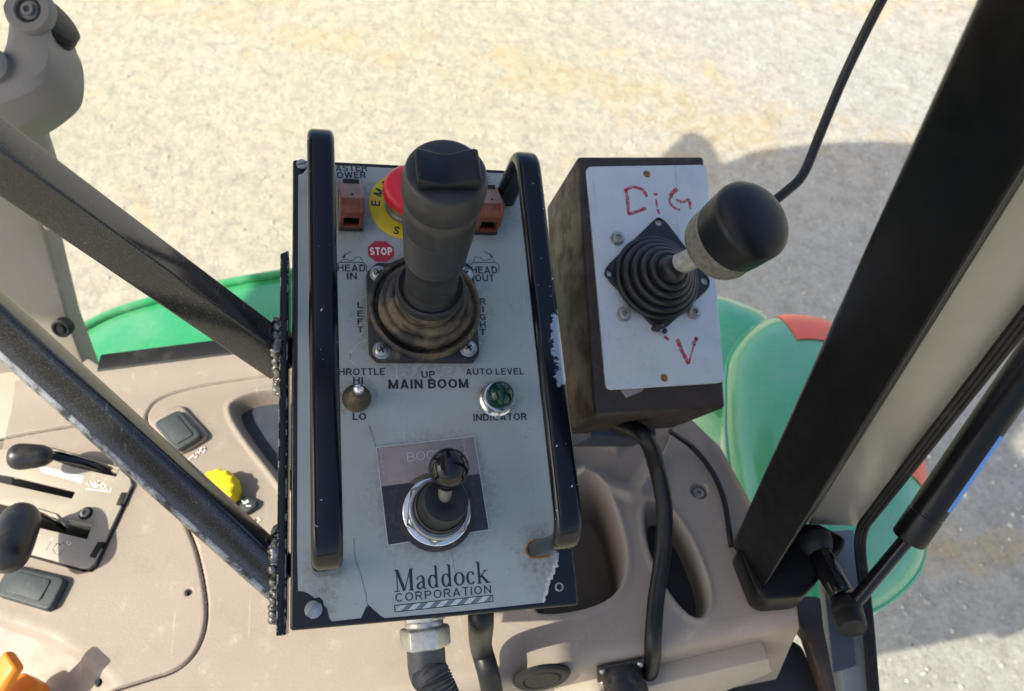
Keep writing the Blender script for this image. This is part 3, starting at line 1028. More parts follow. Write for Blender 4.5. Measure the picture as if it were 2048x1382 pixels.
# ---- guarded toggles
def guard(px0, px1, pyb, lab, lean_u=0.0):
    A, B = loc(P, px0, pyb), loc(P, px1, pyb)
    w = (B - A).length
    c = (A + B) / 2
    bm = NB()
    box(bm, (c.x, c.y + .0142, .0022), (w + .0006, .0295, .0032))
    g = obj('switch_guard', bm, M['flange'], cb, bevel=.0006, label=lab)
    t = .0026
    HT = .0290
    prof = [(.0, .0036), (.0, .0175), (.0008, HT - .004), (.004, HT - .0008), (.008, HT), (.027, .0150), (.030, .011), (.030, .0036)]
    bm = NB()
    for x0, x1 in ((-w / 2, -w / 2 + t), (w / 2 - t, w / 2)):
        rings = [[Vector((c.x + x, c.y + y, z)) for y, z in prof] for x in (x0, x1)]
        loft(bm, rings)
    pf = [(-.0001, .0178), (.0004, HT - .005), (.0033, HT - .0013), (.0078, HT - .0002), (.0078, HT - .004), (.003, .0178)]
    loft(bm, [[Vector((c.x + x, c.y + y, z)) for y, z in pf] for x in (-w / 2 + .0003, w / 2 - .0003)])
    box(bm, (c.x, c.y + .0012, .0055), (w - .0004, .0024, .0036))
    obj('cover', bm, M['guard'], g, bevel=.0006)
    bm = NB()
    pf = [(.0076, HT + .0003), (.0275, .0155), (.0295, .0115), (.0275, .0115), (.0076, HT - .002)]
    loft(bm, [[Vector((c.x + x, c.y + y, z)) for y, z in pf] for x in (-w / 2 + .0006, w / 2 - .0006)])
    tp = obj('cover_top', bm, M['guard_top'], g, bevel=.0009)
    bm = NB()
    box(bm, (c.x, c.y + .018, .0110), (w - 2 * t + .0004, .018, .014))
    obj('toggle_well', bm, M['dark'], g)
    bm = NB()
    lathe(bm, [(.0007, 0), (.0007, .0004)], (c.x, c.y + .0105, HT - .0008), (0, .36, .93), 10)
    obj('pin_hole', bm, M['dark'], g)
guard(678, 725, 463, 'red brown flip guard under the words MASTER POWER')
guard(946, 992, 470, 'red brown flip guard half hidden by the joystick grip')

# ---- throttle toggle with rubber boot
c = loc(P, 713, 797)
bm = NB()
lathe(bm, [(.0085, .0006), (.0083, .0016), (.0074, .0024), (.0071, .0040), (.0064, .0046), (.0060, .0062), (.0050, .0072), (.0046, .0095), (.0036, .0110), (.0030, .0130)], c, seg=28)
tg = obj('throttle_toggle', bm, M['boot'], cb, sharp=50)
bm = NB()
lathe(bm, [(.0020, .012), (.0020, .016), (.0028, .0175), (.0032, .0195), (.0028, .0218), (.0014, .0232), (.0001, .0236)], c, (.02, .0, 1), seg=20)
obj('lever_tip', bm, M['chrome'], tg)

# ---- indicator lamp
c = loc(P, 992, 800)
bm = NB()
pr = [(.0105, .0006), (.0108, .0014)]
for i in range(5):
    z = .0018 + i * .0010
    pr += [(.0100, z), (.0104, z + .0004), (.0100, z + .0008)]
pr += [(.0098, .0072), (.0090, .0084), (.0080, .0086)]
lathe(bm, pr, c, seg=48)
il = obj('indicator_lamp', bm, M['chrome'], cb)
bm = NB()
lathe(bm, [(.0082, .0082)] + [(.0082 * math.cos(t), .0125 + .0082 * math.sin(t)) for t in [math.pi / 2 * i / 9 for i in range(10)]], c, seg=36)
obj('lens', bm, M['jewel'], il, label='dark green domed lens')

# ---- boom switch on its tilted plate
bp = [loc(P, *p) for p in ((752, 896), (947, 874), (977, 1060), (775, 1091))]
bm = NB()
prism(bm, bp, .0007, .0018)
pl = obj('boom_plate', bm, M['boomplate'], cb, bevel=.0003, label='tilted engraved plate under the boom switch')
k = .405
lower = [bp[0].lerp(bp[3], k), bp[1].lerp(bp[2], k), bp[2], bp[3]]
cc = sum(lower, Vector()) / 4
bm = NB()
prism(bm, [cc + (p - cc) * .988 for p in lower], .00182, .00195)
obj('black_half', bm, M['boomblack'], pl)
bm = NB()
for i in range(4):
    ribbon(bm, [bp[i], bp[(i + 1) % 4]], .0004, .0019 + .000003 * i, .0001)
obj('bare_edge', bm, M['ink_light'], pl)
letters('lettering', 'BOOM', P, (815, 923), (893, 914), 17, M['engrave'], pl, -.012, .0019)
def col_text(s, pa, pb, w):
    n = len(s)
    for i, ch in enumerate(s):
        t = i / (n - 1)
        x, y = pa[0] + (pb[0] - pa[0]) * t, pa[1] + (pb[1] - pa[1]) * t
        letters('lettering', ch, P, (x - w / 2, y), (x + w / 2, y - .8), 6.5, M['engrave'], pl, -.012, .0019)
col_text('RETRACT', (762, 903), (768, 952), 6)
col_text('EXTEND', (927, 884), (934, 930), 6)
c = loc(P, 872, 1024)
bm = NB()
lathe(bm, [(.0225, .0019), (.0225, .0030), (.0212, .0034)], c, seg=48)
bs = obj('boom_switch', bm, M['flange'], cb, label='ball topped boom switch in hexagonal nut')
bm = NB()
lathe(bm, [(.0195, .0032), (.0197, .0045), (.0192, .0052)], c, seg=48)
lathe(bm, [(.0178, .0050), (.0192, .0053), (.0192, .0090), (.0178, .0112), (.0168, .0114)], c, seg=6, rot=.35)
obj('hex_nut', bm, M['chrome'], bs, bevel=.0004)
bm = NB()
lathe(bm, [(.0172, .0100), (.0172, .0160), (.0166, .0168), (.0155, .0168), (.0150, .0150)], c, seg=48)
obj('threaded_collar', bm, M['steel'], bs)
bm = NB()
pr = [(.0152, .0150), (.0150, .0175), (.0140, .0185), (.0136, .0180), (.0133, .0195), (.0130, .0290), (.0126, .0335), (.0116, .0352), (.0056, .0360), (.0040, .0352)]
lathe(bm, pr, c, (.02, .06, 1), seg=40)
obj('rubber_boot', bm, M['bellows'], bs, sharp=50)
bc = loc(P, 898, 936, .052)
sb = c + Vector((0, .001, .029))
d = (bc - sb)
bm = NB()
tube(bm, [sb, sb + d * .5, bc], .0037, 18, hint=(0, 1, 0))
obj('stem', bm, M['zinc_dirty'], bs)
bm = NB()
dn = d.normalized()
R_ = .0106
lathe(bm, [(.0050, -.0125), (.0056, -.0105), (.0060, -.0080)] + [(R_ * math.cos(t), R_ * math.sin(t)) for t in [math.radians(-52 + 142 * i / 16) for i in range(17)]], bc, dn, 40)
obj('ball_knob', bm, M['gloss'], bs, sharp=60)

# ---- cable gland at the lower end of the box
gc = loc(P, 848, 1270, -.035)
gc.y = .004
gd = Vector((.05, -1, -.1)).normalized()
bm = NB()
lathe(bm, [(.0135, -.001), (.0135, .005), (.012, .0055)], gc, gd, 6, rot=.4)
lathe(bm, [(.0115, .005), (.0115, .009)], gc, gd, 28)
lathe(bm, [(.0140, .0085), (.0150, .0100), (.0150, .0195), (.0135, .0210)], gc, gd, 6, rot=.2)
gl = obj('cable_gland', bm, M['zinc_bright'], cb, bevel=.0006)
GLAND = P @ (gc + gd * .021)
GLDIR = P.to_3x3() @ gd

# ================================================================== flexible conduit and cables
def path_px(pts):
    return [at_depth(x, y, d) for x, y, d in pts]
zc = (GLAND).length
co = thing('conduit', 'grey metal conduit running down from the hexagonal cable gland', 'conduit', GLAND)
gd0 = (R3.transposed() @ GLAND)
gdep = -gd0.z
path = smooth_path([GLAND - GLDIR * .004, GLAND + GLDIR * .012, at_depth(868, 1360, gdep - .008), at_depth(886, 1405, gdep - .008), at_depth(920, 1480, gdep + .01)], 10)
bm = NB()
sweep(bm, path[:15], csec(.0112, 28), hint=(0, 1, 0))
obj('sleeve', bm, M['conduit'], co, world=True, bevel=.0005)
bm = NB()
sec = csec(.0105, 28)
fine = smooth_path(path[13:], 4)
sweep(bm, fine, sec, hint=(0, 1, 0), scale=lambda t: 1 + .05 * math.sin(t * 130))
obj('hose', bm, M['conduit'], co, world=True)

# ================================================================== tube frame that carries the box
fr0 = loc(P, 566, 900, -.025)
fr = thing('support_frame', 'black scuffed square tube arms welded to a flat plate beside the control box', 'support frame', P @ fr0)
bm = NB()
yt, yb = loc(P, 572, 522, -.02).y, -.002
prism(bm, [(-.0072, yb), (-.0022, yb), (-.0022, yt), (-.0072, yt - .003)], -.048, -.003)
bmesh.ops.transform(bm, matrix=P, verts=bm.verts)
obj('plate', bm, M['enclosure'], fr, world=True, bevel=.0008)
def depth(p):
    return -(R3.transposed() @ p).z
def arm(pr, pl, fac, size, roll, rr, highlight=False):
    b = P @ loc(P, *pr, -.025)
    d = depth(b)
    a = at_depth(*pl, d / fac)
    ax_ = (a - b).normalized()
    b2 = b - ax_ * .004
    vdir = (-(a + b) / 2).normalized()
    h = Matrix.Rotation(math.radians(roll), 3, ax_) @ vdir
    bm = NB()
    n = 24
    sweep(bm, [b2.lerp(a, i / n) for i in range(n + 1)], rrect(size, size, rr, 4), hint=h)
    o = obj('square_tube', bm, M['bar'], fr, world=True)
    if highlight:  # bright strip added along the lower corner as its sun highlight
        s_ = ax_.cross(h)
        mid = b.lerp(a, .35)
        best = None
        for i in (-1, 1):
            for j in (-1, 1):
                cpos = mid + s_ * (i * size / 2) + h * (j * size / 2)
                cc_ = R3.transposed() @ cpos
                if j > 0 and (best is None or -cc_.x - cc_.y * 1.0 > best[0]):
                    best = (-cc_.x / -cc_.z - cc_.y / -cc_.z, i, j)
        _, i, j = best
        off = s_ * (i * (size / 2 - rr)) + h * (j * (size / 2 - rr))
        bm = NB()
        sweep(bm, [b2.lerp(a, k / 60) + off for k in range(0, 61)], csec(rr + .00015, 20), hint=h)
        obj('edge_highlight', bm, M['edge_highlight'], o, world=True)
    return b, ax_, h
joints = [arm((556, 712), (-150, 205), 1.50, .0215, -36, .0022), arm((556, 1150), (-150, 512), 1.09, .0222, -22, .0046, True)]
for b, ax_, h in joints:
    bm = NB()
    s_ = ax_.cross(h)
    pts = []
    for i in range(72):
        t = i / 72 * 4
        k = int(t)
        f_ = t - k
        cs = [(-1, -1), (1, -1), (1, 1), (-1, 1), (-1, -1)]
        x = cs[k][0] * (1 - f_) + cs[k + 1][0] * f_
        y = cs[k][1] * (1 - f_) + cs[k + 1][1] * f_
        p = b + s_ * (x * .0138) + h * (y * .0138)
        # run the bead along the plate face
        pl_ = P.inverted() @ p
        r3 = (P.inverted().to_3x3() @ ax_)
        pl_ = pl_ + r3 * ((-.0085 - pl_.x) / r3.x)
        pts.append(P @ pl_)
    fine_ = []
    for i, p in enumerate(pts + [pts[0]]):
        fine_.append(p + Vector([random.uniform(-.0008, .0008) for _ in range(3)]))
    fine_ = smooth_path(fine_, 4)
    ph = [random.uniform(.85, 1.25) for _ in fine_]
    nn_ = len(fine_) - 1
    sweep(bm, fine_, csec(.0028, 12), hint=ax_, scale=lambda t: ph[int(t * nn_)] * (1 + .16 * math.sin(t * nn_ * 1.1)))
    obj('weld_bead', bm, M['weld'], fr, world=True, sharp=80)

# ================================================================== second, rusty box with the DIG lever
du = Vector((.96496, .01319, -.26206)).normalized()
dv = Vector((.08018, .93615, .34234)).normalized()
DN = du.cross(dv).normalized()
dcen = Vector((.10123, .34160, -.42466))
dq = [on_plane(*p, dcen, DN) for p in ((1155, 312), (1408, 312), (1452, 816), (1190, 832))]
D = frame(dq[3], du, dv, DN)
db = thing('dig_box', 'rusty dark steel box with bare metal face and red marker writing', 'control box', D)
dl = [D.inverted() @ p for p in dq]
DW = ((dl[1].x - dl[0].x) + (dl[2].x - dl[3].x)) / 2
DH = ((dl[0].y - dl[3].y) + (dl[1].y - dl[2].y)) / 2
bm = NB()
prism(bm, [dl[3], dl[2], dl[1], dl[0]], -.085, 0)
obj('enclosure', bm, M['rust'], db, bevel=.0028, seg=3)
fp = [loc(D, *p, .0012) for p in ((1171, 335), (1402, 331), (1413, 345), (1447, 764), (1218, 780), (1210, 768))]
fa = [loc(D, *p, .0012) for p in ((1171, 335), (1411, 331), (1447, 766), (1211, 781))]
rp = [Vector((p.x, p.y, 0)) for p in (fa[3], fa[2], fa[1], fa[0])]
rp = round_poly(rp, .0045)
def cpts(c, r, n=16):
    return [(c.x + r * math.cos(2 * math.pi * i / n), c.y + r * math.sin(2 * math.pi * i / n)) for i in range(n)]
hc = [loc(D, 1293, 349, .0015), loc(D, 1328, 756, .0015)]
bm = plate([rp] + [cpts(c, .0028) for c in hc], .0002, .0024, .0004)
dp = obj('face_plate', bm, M['alloy'], db, label='bare alloy face plate with red marker strokes')
for c in hc:
    bm = NB()
    lathe(bm, [(.0027, .0), (.0027, .0006)], (c.x, c.y, .0001), seg=16)
    obj('hole', bm, M['rusty'], dp)
# corner tab of paper under the plate
bm = NB()
prism(bm, [loc(D, *p, .0) for p in ((1232, 770), (1290, 770), (1285, 782), (1252, 796))], .0001, .0004)
obj('paper_corner', bm, M['boomplate'], db)
# marker writing D : G and the strokes below
def mark(pts, w=.0026):
    bm = NB()
    ps = [loc(D, x, y, .0026) for x, y in pts]
    ps = smooth_path([(p.x, p.y, 0) for p in ps], 4)
    ribbon(bm, ps, [w * random.uniform(.75, 1.15) for _ in ps], .00262, .00004)
    obj('marker_stroke', bm, M['marker'], dp)
mark([(1342, 392), (1339, 402), (1346, 414), (1360, 420)], .0018)
mark([(1312, 398), (1314, 416)], .0016)
mark([(1394, 675), (1390, 684), (1383, 706), (1378, 726)], .0014)
mark([(1252, 380), (1255, 400), (1257, 428)])
mark([(1249, 382), (1265, 374), (1285, 380), (1294, 394)])
mark([(1256, 428), (1272, 424), (1292, 416)])
mark([(1311, 386), (1312, 391)], .003)
mark([(1355, 377), (1345, 386), (1340, 394)], .0032)
mark([(1352, 400), (1366, 404), (1378, 400), (1380, 418)], .0024)
mark([(1316, 418), (1318, 428)], .002)
mark([(1328, 672), (1338, 680)], .0024)
mark([(1354, 678), (1362, 698), (1372, 718), (1378, 728)], .003)
mark([(1394, 675), (1386, 690)], .003)
# lever gaiter plate (square set on its corner)
gq = [loc(D, *p, .0026) for p in ((1318, 430), (1425, 570), (1318, 668), (1200, 545))]
gc_ = sum(gq, Vector()) / 4
bm = NB()
pts = round_poly(gq, .009)
hl = [loc(D, *p, .004) for p in ((1317, 445), (1409, 562), (1217, 547))]
bm = plate([pts] + [cpts(c, .0030, 12) for c in hl], .0027, .0024, .0005)
lv = obj('dig_lever', bm, M['bellows'], db, label='black gaitered lever with large domed knob')
for px, py in ((1234, 478), (1247, 629), (1386, 625)):
    c = loc(D, px, py, .0026)
    bm = NB()
    lathe(bm, [(.0052, 0), (.0052, .0008), (.0042, .0010), (.0040, .0034), (.0034, .0038), (.0020, .0038), (.0020, .0018), (.0001, .0018)], c, seg=20)
    obj('cap_screw', bm, M['steel_dull'], lv)
# broken lower corner of the gaiter plate
bm = NB()
c = loc(D, 1316, 657, .005)
for i in range(10):
    bmesh.ops.create_icosphere(bm, subdivisions=1, radius=random.uniform(.0014, .003), matrix=Matrix.Translation(c + Vector((random.uniform(-.005, .005), random.uniform(-.002, .003), random.uniform(-.001, .001)))))
obj('torn_corner', bm, M['bellows'], lv)
b1 = loc(D, 1312, 556, .0045)
k0 = loc(D, 1426, 498, .064)          # where the knob's collar starts
k1 = loc(D, 1512, 434, .105)
axk = (k1 - k0).normalized()
def dleanp(h, h1=.036):
    t = max(0, min(1, (h - .005) / h1))
    e = loc(D, 1352, 533, .042)
    return Vector((b1.x + (e.x - b1.x) * t, b1.y + (e.y - b1.y) * t, h))
bm = NB()
rings = []
prof = [(.0305, .0050), (.0310, .0068), (.0300, .0086), (.0282, .0090), (.0272, .0084), (.0268, .0104)]
r_, h_ = .0268, .0104
for i in range(4):
    prof += [(r_ + .0004, h_ + .0016), (r_ - .0004, h_ + .0038), (r_ - .0022, h_ + .0048), (r_ - .0038, h_ + .0042), (r_ - .0042, h_ + .0056)]
    r_ -= .0042
    h_ += .0062
prof += [(r_ - .001, h_ + .003), (r_ - .0022, h_ + .007), (.0060, h_ + .0085)]
for r, h in prof:
    t = max(0, min(1, (h - .005) / .034))
    nn = Vector((0, 0, 1)).lerp(axk, t * .8).normalized()
    rings.append(circ(dleanp(h), nn, r, 44, hint=(1, 0, 0)))
loft(bm, rings)
obj('gaiter', bm, M['bellows'], lv, sharp=60)
e0 = loc(D, 1345, 535, .036)
bm = NB()
tube(bm, [e0, e0.lerp(k0, .5), k0 + axk * .004], .0070, 24, hint=(0, 1, 0))
obj('rod', bm, M['steel_dull'], lv)
KR = .0242
bm = NB()
lathe(bm, [(.008, -.001), (KR * .80, .000), (KR * .93, .0025), (KR * .985, .007), (KR * .985, .024)], k0, axk, 48)
obj('knob_collar', bm, M['zinc_dirty'], lv, sharp=60)
bm = NB()
KL = (k1 - k0).length
lathe(bm, [(KR * .9, .0182), (KR, .0185), (KR * 1.01, .020), (KR * 1.05, .0365), (KR * 1.045, .0382), (KR * 1.02, .0398), (KR * .94, .0422), (KR * .80, .0448), (KR * .60, .0468), (KR * .35, .0480), (KR * .15, .0484), (.0001, .0485)], k0, axk, 64)
obj('knob_cap', bm, M['cap'], lv, sharp=60)
# hanger that carries the dig box
bm = NB()
box(bm, (DW * .50, .012, -.100), (DW * .55, .030, .050))
obj('hanger', bm, M['navy'], db, bevel=.002)

# ================================================================== tractor console (heightfield in its own frame)
KZ = -.60
e0_, e1_ = at_z(992, 1324, KZ), at_z(1560, 1214, KZ)
ks = (e1_ - e0_).normalized()
kt = Vector((0, 0, 1)).cross(ks).normalized()
K = frame(at_z(1293, 1271, KZ), ks, kt, Vector((0, 0, 1)))
def kq(px, py, h=0.0):
    v = loc(K, px, py, h)
    return Vector((v.x, v.y))
cs = thing('console', 'tan plastic tractor side console with levers, rockers and cup recesses', 'console', K)
S0, S1 = kq(-60, 1382).x - .02, kq(1588, 1213).x
sill = sorted([(p.x, p.y) for p in (kq(-60, 775), kq(200, 748), kq(450, 716), kq(700, 690), kq(1150, 760), kq(1360, 822), kq(1440, 900), kq(1500, 1010), kq(1590, 1120))])
sx, sy = np.array([p[0] for p in sill]), np.array([p[1] for p in sill])
def seg_dist(X, Y, pts):
    """distance to a polyline and the side of it (positive = left of its direction)"""
    best = np.full(X.shape, 9.0)
    side = np.zeros(X.shape)
    for a, b in zip(pts, pts[1:]):
        dx, dy = b.x - a.x, b.y - a.y
        L2 = dx * dx + dy * dy
        t = np.clip(((X - a.x) * dx + (Y - a.y) * dy) / L2, 0, 1)
        d = np.hypot(X - a.x - t * dx, Y - a.y - t * dy)
        m_ = d < best
        best = np.where(m_, d, best)
        side = np.where(m_, np.sign(dx * (Y - a.y) - dy * (X - a.x)), side)
    return best, side
def sstep(x, a, b):
    t = np.clip((x - a) / (b - a), 0, 1)
    return t * t * (3 - 2 * t)
def poly_in(X, Y, pts):
    ins = np.zeros(X.shape, bool)
    n = len(pts)
    for i in range(n):
        a, b = pts[i], pts[(i + 1) % n]
        c_ = ((a.y > Y) != (b.y > Y)) & (X < (b.x - a.x) * (Y - a.y) / (b.y - a.y + 1e-12) + a.x)
        ins ^= c_
    return ins
def recess(X, Y, Z, pts, dep, w, bottom_tilt=0):
    d, _ = seg_dist(X, Y, pts + [pts[0]])
    sd = np.where(poly_in(X, Y, pts), d, -d)
    Z -= dep * sstep(sd, -w * .35, w)
    Z += .0012 * np.exp(-((sd + w * .6) / (w * .5)) ** 2)      # raised lip
def groove(X, Y, Z, pts, dep, w):
    d, _ = seg_dist(X, Y, pts)
    Z -= dep * np.exp(-(d / w) ** 2)
seamA = [kq(*p) for p in ((215, 1384), (300, 1358), (355, 1338), (392, 1302), (411, 1250), (411, 1190), (396, 1112), (378, 1062), (335, 970), (270, 880), (225, 846), (135, 853), (0, 877), (-60, 890))]
seamA = [Vector((p.x, p.y)) for p in smooth_path([(p.x, p.y, 0) for p in seamA], 6)]
seamB = [kq(*p) for p in ((420, 1000), (340, 920), (296, 850), (300, 815), (335, 790), (420, 768), (560, 748), (700, 730))]
seamB = [Vector((p.x, p.y)) for p in smooth_path([(p.x, p.y, 0) for p in seamB], 6)]
ridge = [kq(*p) for p in ((-60, 1200), (0, 1216), (100, 1250), (180, 1292), (235, 1345), (262, 1392))]
cup = [kq(*p) for p in ((1150, 960), (1185, 945), (1222, 1000), (1248, 1090), (1248, 1150), (1225, 1190), (1180, 1212), (1110, 1225), (1060, 1220), (1060, 1000))]
cup = [Vector((p.x, p.y)) for p in chaikin([(p.x, p.y, 0) for p in cup], 2)]
oval = [kq(*p) for p in ((1296, 1000), (1330, 1010), (1370, 1060), (1405, 1140), (1418, 1200), (1405, 1238), (1370, 1222), (1325, 1160), (1296, 1090), (1288, 1030))]
oval = [Vector((p.x, p.y)) for p in chaikin([(p.x, p.y, 0) for p in oval], 2)]
pocket = [kq(*p) for p in ((455, 815), (480, 795), (525, 782), (600, 780), (640, 800), (640, 960), (580, 990), (535, 930), (490, 875))]
pocket = [Vector((p.x, p.y)) for p in chaikin([(p.x, p.y, 0) for p in pocket], 2)]
vee = [kq(*p) for p in ((1170, 945), (1215, 975), (1262, 990), (1280, 985), (1300, 955), (1315, 925))]
well = [kq(*p) for p in ((-60, 935), (20, 930), (100, 905), (240, 948), (238, 975), (190, 1095), (40, 1065), (-60, 1040))]
slots_edge = None
def console_patch(name, s0, s1, ds, dt, mat_):
    ns = int((s1 - s0) / ds) + 1
    tv_front = []
    prof_ = []                      # front: rounded lip then face
    RAD = .014
    for i in range(9):
        a_ = math.radians(82) * (8 - i) / 8
        prof_.append((-RAD * math.sin(a_), -RAD * (1 - math.cos(a_))))
    a_ = math.radians(82)
    lx, lz = prof_[0]
    face_ = [(lx - .10 * math.cos(a_) * k_, lz - .10 * math.sin(a_) * k_) for k_ in (1, .8, .6, .4, .2)]
    prof_ = face_ + prof_
    nt = int(.46 / dt)
    ss = np.linspace(s0, s1, ns)
    tt = np.concatenate([[0] * len(prof_), np.linspace(0, 1, nt + 1)[1:]])
    Sg, Tg = np.meshgrid(ss, tt)
    tmax = np.interp(Sg, sx, sy)
    Yg = Tg * tmax
    Zg = np.zeros(Sg.shape)
    for i, (y_, z_) in enumerate(prof_):
        Yg[i] = y_
        Zg[i] = z_
    top_ = Tg > 0
    Z2 = np.zeros(Sg.shape)
    recess(Sg, Yg, Z2, cup, .090, .0065)
    recess(Sg, Yg, Z2, oval, .036, .0050)
    recess(Sg, Yg, Z2, pocket, .020, .005)
    groove(Sg, Yg, Z2, seamA, .0045, .0011)
    groove(Sg, Yg, Z2, seamB, .0035, .0010)
    d, sd = seg_dist(Sg, Yg, ridge)
    dd = np.where(sd < 0, d, 0)
    Z2 -= .42 * np.clip(dd - .006, 0, .03) + .42 * np.clip(dd, 0, .012) ** 2 / .024
    d, sd = seg_dist(Sg, Yg, vee)
    Z2 += .006 * np.exp(-(d / .0045) ** 2) - .010 * sstep(np.where(sd > 0, d, 0), .004, .014) * sstep(.05 - d, 0, .02)
    wl = poly_in(Sg, Yg, well)
    Z2 = np.where(wl, Z2 - .03, Z2)
    for (px, py, r_) in ((377, 1184, .0024), (190, 1362, .0022), (1399, 981, .0062)):
        c_ = kq(px, py)
        d = np.hypot(Sg - c_.x, Yg - c_.y)
        Z2 -= .008 * sstep(-d, -r_ * 1.25, -r_ * .75)
    # gentle crown of the moulding and a raised rim along the window
    Z2 += .004 * np.exp(-((tmax - Yg) / .02) ** 2)
    Zg = np.where(top_, Z2, Zg)
    nr, nc = Sg.shape
    co_ = np.stack([Sg, Yg, Zg], -1).reshape(-1, 3)
    idx = np.arange(nr * nc).reshape(nr, nc)
    fc = np.stack([idx[:-1, :-1], idx[:-1, 1:], idx[1:, 1:], idx[1:, :-1]], -1).reshape(-1, 4)
    me = bpy.data.meshes.new(name)
    me.from_pydata(co_.tolist(), [], fc.tolist())
    me.polygons.foreach_set('use_smooth', np.ones(len(fc), bool))
    me.materials.append(mat_)
    o = bpy.data.objects.new(name, me)
    COL.objects.link(o)
    o.parent = cs
    return o
console_patch('moulding', S0, S1, .0012, .0012, M['tan'])
# end cheek of the moulding
bm = NB()
prism(bm, [(0, 0), (np.interp(S1, sx, sy), 0), (np.interp(S1, sx, sy), -.10), (-.022, -.10), (-.012, -.012)], 0, .003)
bmesh.ops.transform(bm, matrix=Matrix(((0, 0, 1, S1), (1, 0, 0, 0), (0, 1, 0, -.003), (0, 0, 0, 1))), verts=bm.verts)
obj('end_cheek', bm, M['tan'], cs)
# dark gaskets lying in the seams
for sm_, z in ((seamA, -.0032), (seamB, -.0026)):
    bm = NB()
    tube(bm, [(p.x, p.y, z) for p in sm_], .0007, 6)
    obj('seam_gasket', bm, M['dark'], cs)
for (px, py, r_) in ((377, 1184, .0022), (190, 1362, .002)):
    c = kq(px, py)
    bm = NB()
    lathe(bm, [(r_, -.0075), (r_, -.0030)], (c.x, c.y, 0), seg=14)
    obj('screw_hole', bm, M['dark'], cs)
c = kq(1399, 981)
bm = NB()
lathe(bm, [(.0050, -.0085), (.0050, -.005), (.0040, -.0045), (.0020, -.0045), (.0020, -.0065), (.0001, -.0065)], (c.x, c.y, 0), seg=20)
obj('recessed_screw', bm, M['steel_dull'], cs)
# dark pads on the floors of the pocket and the oval tray
def floor_pad(name, pts, z, m):
    bm = NB()
    prism(bm, [(p.x, p.y) for p in pts], z - .002, z)
    obj(name, bm, m, cs)
cc2 = sum((p for p in oval), Vector((0, 0))) / len(oval)
cc3 = sum((p for p in pocket), Vector((0, 0))) / len(pocket)
floor_pad('pocket_shade', [cc3 + (p - cc3) * .97 for p in pocket], -.0175, M['navy'])  # navy pad: the shade inside the pocket is put into its colour
floor_pad('tray_floor', [cc2 + (p - cc2) * .86 for p in oval], -.0345, M['mat'])

# ---- lever quadrant plate
out_ = [kq(*p, .002) for p in ((-70, 905), (20, 900), (95, 895), (240, 938), (262, 958), (265, 972), (190, 1128), (178, 1138), (163, 1137), (40, 1104), (-70, 1076))]
s1_ = [kq(*p, .002) for p in ((92, 903), (135, 908), (240, 938), (234, 955), (150, 936), (98, 918))]
s2_ = [kq(*p, .002) for p in ((-65, 940), (20, 953), (153, 985), (146, 999), (138, 997), (0, 966), (-65, 950))]
s3_ = [kq(*p, .002) for p in ((-65, 995), (0, 1008), (112, 1036), (128, 1048), (186, 1054), (176, 1080), (60, 1052), (-65, 1022))]
bm = plate([out_, s1_, s2_, s3_], .0006, .0034, .0006)
qp = obj('lever_quadrant', bm, M['tan_light'], cs, label='tan quadrant plate with three dark slots')
bm = NB()
prism(bm, [kq(*p) for p in ((-70, 925), (100, 902), (242, 942), (243, 970), (192, 1098), (-70, 1045))], -.0275, -.0265)  # black floor stands for the dark depth of the slots
obj('slot_floor', bm, M['dark'], qp)
for quad in (((243, 985), (254, 985), (243, 1012), (232, 1010)), ((196, 1084), (209, 1084), (190, 1117), (179, 1113))):
    bm = NB()
    prism(bm, [kq(*p, .004) for p in quad], .0008, .0046)
    obj('clip', bm, M['dark'], qp, bevel=.0004)
bm = NB()
ribbon(bm, [kq(*p, .004) for p in ((263, 972), (190, 1130), (178, 1140), (160, 1139), (40, 1106))], .0012, .0006, .001)
obj('plate_gap', bm, M['dark'], qp)
c = kq(172, 1027, .004)
bm = NB()
lathe(bm, [(.0058, .0040), (.0058, .0046), (.0050, .0048)], (c.x, c.y, 0), seg=24)
pv = obj('pivot_screw', bm, M['dark'], qp)
bm = NB()
lathe(bm, [(.0042, .0046), (.0040, .0062), (.0030, .0066), (.0018, .0066), (.0018, .005), (.0001, .005)], (c.x, c.y, 0), seg=20)
obj('screw_head', bm, M['steel'], pv)
bm = NB()
prism(bm, [kq(*p, .004) for p in ((78, 932), (168, 953), (163, 966), (84, 944))], .00402, .0042)
obj('white_wedge', bm, M['white'], qp)
# bent tab in the lower slot
bm = NB()
ps = [kq(*p, .003) for p in ((75, 1020), (114, 1032), (134, 1053), (140, 1042), (188, 1052))]
sweep(bm, [(p.x, p.y, .003) for p in ps], rrect(.0016, .006, .0004, 1))
obj('bent_tab', bm, M['tan_light'], qp)
def klet(s, L, Rr, cap, m, parent, h):
    return letters('lettering', s, K, L, Rr, cap, m, parent, .01, h)
klet('2', (82, 1072), (75, 1066), 9, M['white'], qp, .0042)
klet('1', (110, 1078), (106, 1075), 8, M['white'], qp, .0042)
klet('0', (144, 1086), (136, 1081), 8, M['white'], qp, .0042)
bm = NB()
for pts, w in (([(73, 1076), (62, 1095)], .0004), ([(102, 1083), (91, 1102)], .0004), ([(131, 1092), (121, 1111)], .0004),
               ([(108, 1095), (114, 1086), (120, 1090), (126, 1084), (130, 1090)], .0005), ([(106, 1098), (110, 1108), (119, 1110), (123, 1100)], .0005)):
    ribbon(bm, [kq(*p, .004) for p in pts], w, .00402 + .00001 * len(pts), .0001)
obj('scale_marks', bm, M['ink_grey'], qp)
